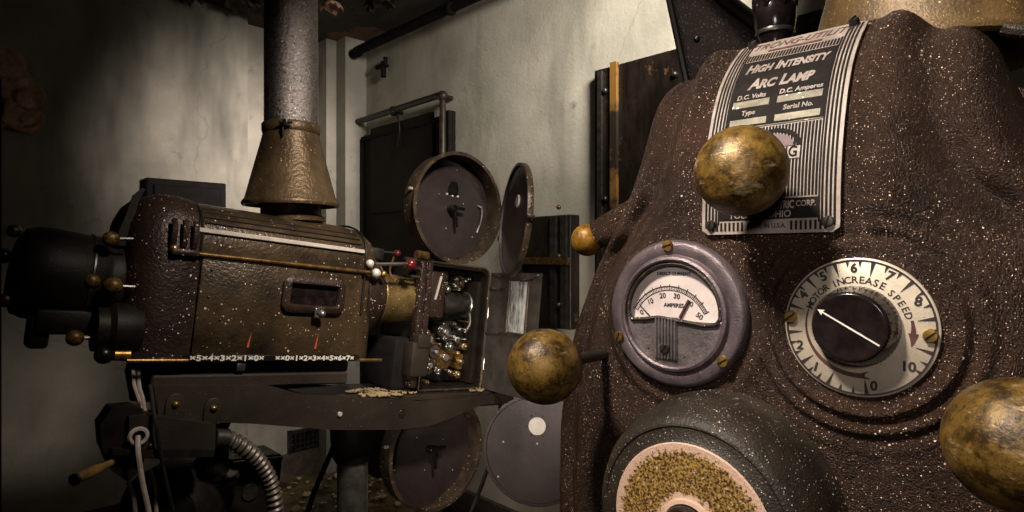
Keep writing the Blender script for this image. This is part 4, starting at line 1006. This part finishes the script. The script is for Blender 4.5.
# lower half cover
def seg(rad, ycut, n=40):
    a0 = math.asin(ycut/rad); pts = []
    for i in range(n+1):
        a = PI-a0+(PI+2*a0)*i/n; pts.append((rad*math.cos(a), rad*math.sin(a)))
    return pts
bm = B(); prism(bm, seg(.0343, -.0045), .001, .0060, AF, .0006); obj('lower_cover', bm, 'bezel_dark', am)
bm = B(); rb = .0345
pts = [(rb*math.cos(a), rb*math.sin(a)) for a in [PI*.04+PI*.92*i/40 for i in range(41)]]
pth = [(x*.955, y*.955, .0068) for x, y in pts]; pth = [(.0328, -.0015, .0068)]+pth+[(-.0328, -.0015, .0068)]
tube(bm, pth+[(-.030, -.0055, .0068), (-.022, -.0050, .0068), (-.01, -.0030, .0068), (.01, -.0050, .0068), (.022, -.0062, .0068), (.030, -.0050, .0068), (.0328, -.0015, .0068)], .0014, 8, AF); obj('window_rim', bm, 'near_hub', am)
bm = B()
for k in range(7): x = -.0115+k*.0023; rbox(bm, (x, -.0165, .0072), (.0014, .027, .0020), AF, .0004, 1)
box(bm, (-.0046, -.0165, .0062), (.0165, .028, .0012), AF); obj('ribbed_strip', bm, 'bezel_dark', am, smooth=False)
sc_ = slot_screw(AF @ T(-.0048, -.0232, .0075), .0034, am, 'darksteel', .9)
for q, ag in (((-.003, .0448), .3), ((-.0405, -.0185), 1.2), ((.0345, -.0275), .6)): slot_screw(AF @ T(q[0], q[1], .0066), .0038, am, 'brass', ag, .0022)
def aw(px, py): return ((px-232)/192*RA, (268-py)/212*RA)
bm = B()
cxa, cya = -.004, -.012; 
for rr_, wd_ in ((.0298, .0003), (.0272, .0002)):
    pts = [(cxa+rr_*math.cos(a), cya+rr_*math.sin(a)*1.0, .0028) for a in [math.radians(152)-math.radians(124)*i/40 for i in range(41)]]; tube(bm, pts, wd_, 4, AF)
for i in range(51):
    a = math.radians(152-124*i/50); r0 = .0272; r1_ = .0298 if i % 5 else .0312
    tube(bm, [(cxa+r0*math.cos(a), cya+r0*math.sin(a), .0028), (cxa+r1_*math.cos(a), cya+r1_*math.sin(a), .0028)], .00018 if i % 5 else .00028, 4, AF)
obj('scale_arc', bm, 'ink', am)
def atext(s, size, x, y, rot, z=.0027, mat='ink', bold=.00008, fr_=AF, par=None):
    ca, sa = math.cos(rot), math.sin(rot)
    bt = text_bm(s, size, lambda a, c, zz: fr_ @ Vector((x+a*ca-c*sa, y+a*sa+c*ca, z+zz)), .0001, bold=bold); return obj('lettering', bt, mat, par or am, smooth=False)
for i, s in enumerate(('0', '10', '20', '30', '40', '50')):
    a = math.radians(152-124*i/5); atext(s, .0048, cxa+.0238*math.cos(a), cya+.0238*math.sin(a), (a-PI/2)*.6)
atext('DIRECT CURRENT', .0030, -.001, .0262, 0); atext('AMPERES', .0036, -.001, .0052, 0)
bm = B(); a_ = aw(128, 248); b_ = aw(172, 292); tube(bm, [(a_[0], a_[1], .0036), (b_[0], b_[1], .0036)], .00035, 6, AF); obj('needle', bm, 'black', am)
bm = B(); a_ = aw(247, 280); b_ = aw(272, 228); tube(bm, [(a_[0], a_[1], .0034), (b_[0], b_[1], .0034)], .0011, 6, AF); obj('red_marker', bm, 'maroon', am)

# ---- speed dial
DF = NF(DX-.0010, .0005, 0); RD = .0381
bm = B(); lathe(bm, [(0, .0018), (RD-.0008, .0018), (RD, .0012), (RD, -.004), (0, -.004)], DF, 96); dl = obj('speed_dial', bm, 'dialplate', t, label='round pale speed dial plate numbered 0 to 10')
bm = B(); lathe(bm, [(RD-.0020, .0016), (RD-.0020, .0021), (RD-.0010, .0021), (RD-.0010, .0016)], DF, 96)
degs = []
NUM = [(313, 416), (155, 385), (108, 328), None, (113, 180), (175, 128), (261, 107), (352, 130), (418, 193), None, (405, 362)]
def da(px, py): return math.atan2(265-py, (px-270)/1.105)
angn = [da(*q) if q else None for q in NUM]
angn[3] = da(85, 248)+0.04; angn[9] = da(450, 275)
TK = [da(293, 425), da(196, 412), da(133, 362), da(90, 290), da(85, 215), da(143, 150), da(215, 115), da(307, 115), da(388, 160), da(440, 235), da(436, 312)]
def unwrap(seq):
    o_ = [seq[0]]
    for a in seq[1:]:
        while a > o_[-1]: a -= 2*PI
        o_.append(a)
    return o_
TK = unwrap(TK); fine = []
for i in range(10):
    for k in range(3): fine.append((TK[i]+(TK[i+1]-TK[i])*k/3, k == 0))
fine.append((TK[-1], True)); fine += [(TK[-1]-.18, False), (TK[-1]-.33, False)]
for a, big in fine:
    r0, r1_ = (RD-.0095 if big else RD-.0052), RD-.0016; wq = .0011 if big else .0009
    m_ = DF @ Matrix.Rotation(a, 4, 'Z'); prism(bm, [(r0, -.0001), (r1_, -wq), (r1_, wq), (r0, .0001)], .0016, .0021, m_)
obj('tick_marks', bm, 'ink', dl, smooth=False)
for i, q in enumerate(angn):
    if i in (3, 9): continue
    r_ = RD*.845 if i != 10 else RD*.80; rot = {0: -.02, 1: -.25, 2: -.05, 4: .95, 5: .45, 6: 0, 7: -.45, 8: -.15, 10: 0}[i]
    atext(str(i), .0070, r_*math.cos(q), r_*math.sin(q), rot, .0019, 'ink', .00028, DF, dl)
def arc_text(s, size, r, a_start, a_end):
    for i, ch in enumerate(s):
        if ch == ' ': continue
        a = a_start+(a_end-a_start)*i/(len(s)-1); atext(ch, size, r*math.cos(a), r*math.sin(a), a-PI/2, .0019, 'ink', .0001, DF, dl)
arc_text('MOTOR', .0050, .0262, math.radians(156), math.radians(127))
arc_text('INCREASE', .0054, .0258, math.radians(116), math.radians(62))
arc_text('SPEED', .0050, .0250, math.radians(50), math.radians(18))
bm = B()
def band(a0, a1, r0, r1_, w0, w1, n=30):
    rows = []
    for i in range(n+1):
        f = i/n; a = a0+(a1-a0)*f; rc_ = r0+(r1_-r0)*f; h_ = w0+(w1-w0)*f
        rows.append([DF @ Vector(((rc_+s_*h_)*math.cos(a), (rc_+s_*h_)*math.sin(a), zz)) for s_, zz in ((-1, .0016), (1, .0016), (1, .0022), (-1, .0022))])
    loft(bm, rows)
band(math.radians(161), math.radians(278), .0263, .0263, .0003, .0014)
band(math.radians(276), math.radians(283), .0255, .0242, .0008, .0001, 4); band(math.radians(276), math.radians(283), .0270, .0282, .0008, .0001, 4)
band(math.radians(12), math.radians(-3), .0262, .0262, .0006, .0012, 8); band(math.radians(-3), math.radians(-18), .0262, .0266, .0024, .0001, 8)
obj('direction_arrows', bm, 'maroon', dl, smooth=False)
for px, py in ((85, 248), (450, 273)):
    slot_screw(DF @ T((px-270)/200*RD*.985, (265-py)/180*RD, .0018), .0036, dl, 'brass', .7, .0025)
# knob, knurled
bm = B(); KM = DF @ T(-.0005, .001, 0); n = 120; prof = [(.0216, .0018, 0), (.0220, .004, 1), (.0210, .009, 1), (.0192, .0150, 1), (.0184, .0168, 0), (.0172, .0174, 0), (.0160, .0170, 0), (.006, .0170, 0)]
rows = []
for r_, z_2, kn in prof: rows.append([KM @ Vector(((r_*(1-.022*kn*(i % 2)))*math.cos(2*PI*i/n), (r_*(1-.022*kn*(i % 2)))*math.sin(2*PI*i/n), z_2)) for i in range(n)])
loft(bm, rows); kn = obj('dial_knob', bm, 'bakelite', dl, label='black knurled knob with a white arrow', ang=60)
bm = B(); ma_ = KM @ Matrix.Rotation(math.radians(150), 4, 'Z'); prism(bm, [(-.0165, -.0004), (.0150, -.0004), (.0145, -.0017), (.0178, 0), (.0145, .0017), (.0150, .0004), (-.0165, .0004)], .0168, .0174, ma_); obj('pointer', bm, 'white', kn, smooth=False)

# ---- ball knobs on the housing
def near_knob(x, y, z, r, mat='knob', back=.12, lab=None):
    bm = B(); tube(bm, [(x, y, z), (x, y+back, z)], .0042, 14, NM); s = obj('knob_stem', bm, 'darksteel', t)
    bm = B(); m_ = NM @ aim((x, y, z), (0, 1, 0)); ball(bm, r, m_, 72); lathe(bm, [(.0, r*.9), (.010, r*.9), (.0085, r*1.12), (0, r*1.12)], m_, 32); obj('ball_knob', bm, mat, s, label=lab)
near_knob(.0, -.040, .0866, .0250, back=.05, lab='ball knob in front of the name plate')
near_knob(-.1244, -.059, -.034, .0250, back=.07, lab='ball knob at the left rim')
near_knob(.1220, -.082, -.031, .0250, back=.10, lab='ball knob at the right edge')
bm = B(); kp = NM @ Vector((-.166, .048, 0)); kp = Vector((.063, .52, CZ+.0134)); tgt = NM @ Vector((-.10, .075, .085))
dv = (tgt-kp).normalized(); tube(bm, [kp+dv*.006, kp+dv*.02, kp+dv*.05, kp+dv*.09], lambda q: .0105 if q < .1 else (.0135 if q < .4 else .016), 20); s = obj('side_arm', bm, 'near_enamel', t)
bm = B(); ball(bm, .0135, T(*kp), 40); obj('side_knob', bm, 'knob_amber', s, label='small amber knob at the left shoulder')

# ---- dome shaped hand wheel at the bottom
HF = NF(-.0266, -.1165, 0)
bm = B(); lathe(bm, [(.072, .0), (.0705, .005), (.0690, .008), (.0695, .016), (.0688, .026), (.0665, .036), (.0625, .044), (.0590, .0475), (.0575, .0478), (.0565, .0470), (.0500, .0482), (.0488, .0492)], HF, 128); lathe(bm, [(0, .0), (.072, .0)], HF, 128)
hw = obj('round_cover', bm, 'near_hub', t, label='dark domed round cover with a rust flecked pale disc')
bm = B(); uvb = [(.0130, .0500), (.02, .0497), (.03, .0497), (.04, .0497), (.0478, .0497), (.0490, .0485)]
lathe(bm, uvb, HF, 128)
dd_ = obj('worn_disc', bm, 'worn_disc', hw)
uvl = dd_.data.uv_layers.new(name='UVMap'); inv = HF.inverted() @ WM[t.name]
for lo_ in dd_.data.loops:
    c = inv @ dd_.data.vertices[lo_.vertex_index].co; uvl.data[lo_.index].uv = (.5+c.x/.098, .5+c.y/.098)
bm = B(); lathe(bm, [(.0175, .0495), (.0165, .0515), (.0145, .0520), (.0135, .0500)], HF, 64); obj('disc_lip', bm, 'worn_disc', hw)
bm = B(); lathe(bm, [(.0138, .046), (.0138, .056), (.0125, .0585), (.009, .0595), (0, .0595)], HF, 48); obj('hub_nut', bm, 'bakelite', hw)

# ---- things on and behind the near housing
ccx, ccz = NM @ Vector((0, .50, 0)), CZ+.238
CM = T(ccx.x, ccx.y, ccz)
t2 = thing('exhaust_stack', 'big rusty brown cone hood behind the name plate at the top right edge', 'duct', CM)
bm = B(); lathe(bm, [(.112, .015), (.122, .004), (.126, -.002), (.127, -.008), (.124, -.012), (.116, -.01)], CM, 72); obj('hood_rim', bm, 'near_cone', t2)
bm = B(); lathe(bm, [(.122, .004), (.118, .012), (.072, .19), (.069, .20), (.066, .20), (.110, .012)], CM, 72); obj('cone_hood', bm, 'near_cone', t2)
bm = B(); lathe(bm, [(.0695, .19), (.0695, HC-ccz)], CM, 64); lathe(bm, [(.066, .19), (.066, HC-ccz)], CM, 64); obj('duct', bm, 'duct', t2)
bm = B(); lathe(bm, [(.08, .02), (.08, -.10)], CM, 48); lathe(bm, [(.076, .02), (.076, -.10)], CM, 48); obj('neck', bm, 'near_cone', t2)
# black bakelite plug cap
kx = Vector((.212, .50, CZ+(256-46)/620*.50)); KT = T(*kx)
t3 = thing('terminal_knob', 'shiny black bakelite knob standing behind the top edge of the name plate', 'knob', KT @ T(0, 0, -.07))
bm = B(); lathe(bm, [(0, -.07), (.011, -.07), (.011, .0), (.0125, .006), (.0145, .010), (.0160, .020), (.0165, .030), (.0155, .033), (.0165, .036), (.0160, .046), (.0140, .056), (.009, .062), (0, .064)], KT, 48); obj('body', bm, 'bakelite', t3)
bm = B(); lathe(bm, [(.0125, .0085), (.0148, .0085), (.0152, .010), (.0148, .0118), (.0125, .0118)], KT, 48); obj('ring', bm, 'darksteel', t3)
bm = B()
for i in range(8):
    a = 2*PI*i/8; ball(bm, .0042, KT @ T(.0145*math.cos(a), .0145*math.sin(a), .035) @ Matrix.Scale(2.2, 4, (0, 0, 1)), 10)
obj('grip_lobes', bm, 'bakelite', t3)
# slanted sheet metal bracket with black edge bar
Yp = .62
pp = [Vector(((x-512)/620*Yq, Yq, CZ+(256-y)/620*Yq)) for x, y, Yq in ((662, -40, .60), (690, 92, .60), (722, 88, .62), (768, 58, .66), (778, 40, .66), (716, -6, .63), (678, -46, .61))]
bm = B(); nrm = (pp[2]-pp[0]).cross(pp[4]-pp[0]).normalized()
if nrm.y > 0: nrm = -nrm
lo_ = [bm.verts.new(p_) for p_ in pp]; hi_ = [bm.verts.new(p_-nrm*.004) for p_ in pp]
bm.faces.new(lo_); bm.faces.new(hi_[::-1])
for i in range(len(pp)): bm.faces.new((lo_[i], hi_[i], hi_[(i+1) % len(pp)], lo_[(i+1) % len(pp)]))
t4 = thing('metal_bracket', 'slanted speckled steel bracket sheet rising behind the left shoulder of the housing', 'bracket', T(*pp[1]))
obj('sheet', bm, 'plate_enamel', t4, smooth=False)
bm = B(); a_, b_ = pp[3]+(pp[4]-pp[3])*.5, pp[6].lerp(pp[5], .6)+Vector((.012, 0, 0))
tube(bm, [pp[4]+(pp[4]-pp[5])*.05, pp[5], pp[5]+(pp[5]-pp[4])*.8], .0085, 12); obj('edge_bar', bm, 'black', t4)
bm = B(); tube(bm, [pp[0]+Vector((-.001, 0, 0)), pp[1]+Vector((-.001, 0, 0))], .0035, 8); obj('edge_fold', bm, 'black', t4)
bm = B(); c_ = Vector(((694-512)/620*.60, .60, CZ+(256-41)/620*.60))+nrm*.004; ball(bm, .0035, T(*c_), 12); obj('rivet', bm, 'black', t4)
# hoses at the right edge
for k, nmx in ((0, 'outer one of a pair'), (1, 'inner one of a pair')):
    pts = [NM @ Vector(q) for q in ((.105+.012*k, .10, .178), (.125+.010*k, .10, .165), (.142+.008*k, .10, .12), (.150+.008*k, .10, .06))]
    cable('rubber_hose', pts, .004, 'near_hub', 'thin dark hose down the right shoulder of the near housing, '+nmx)
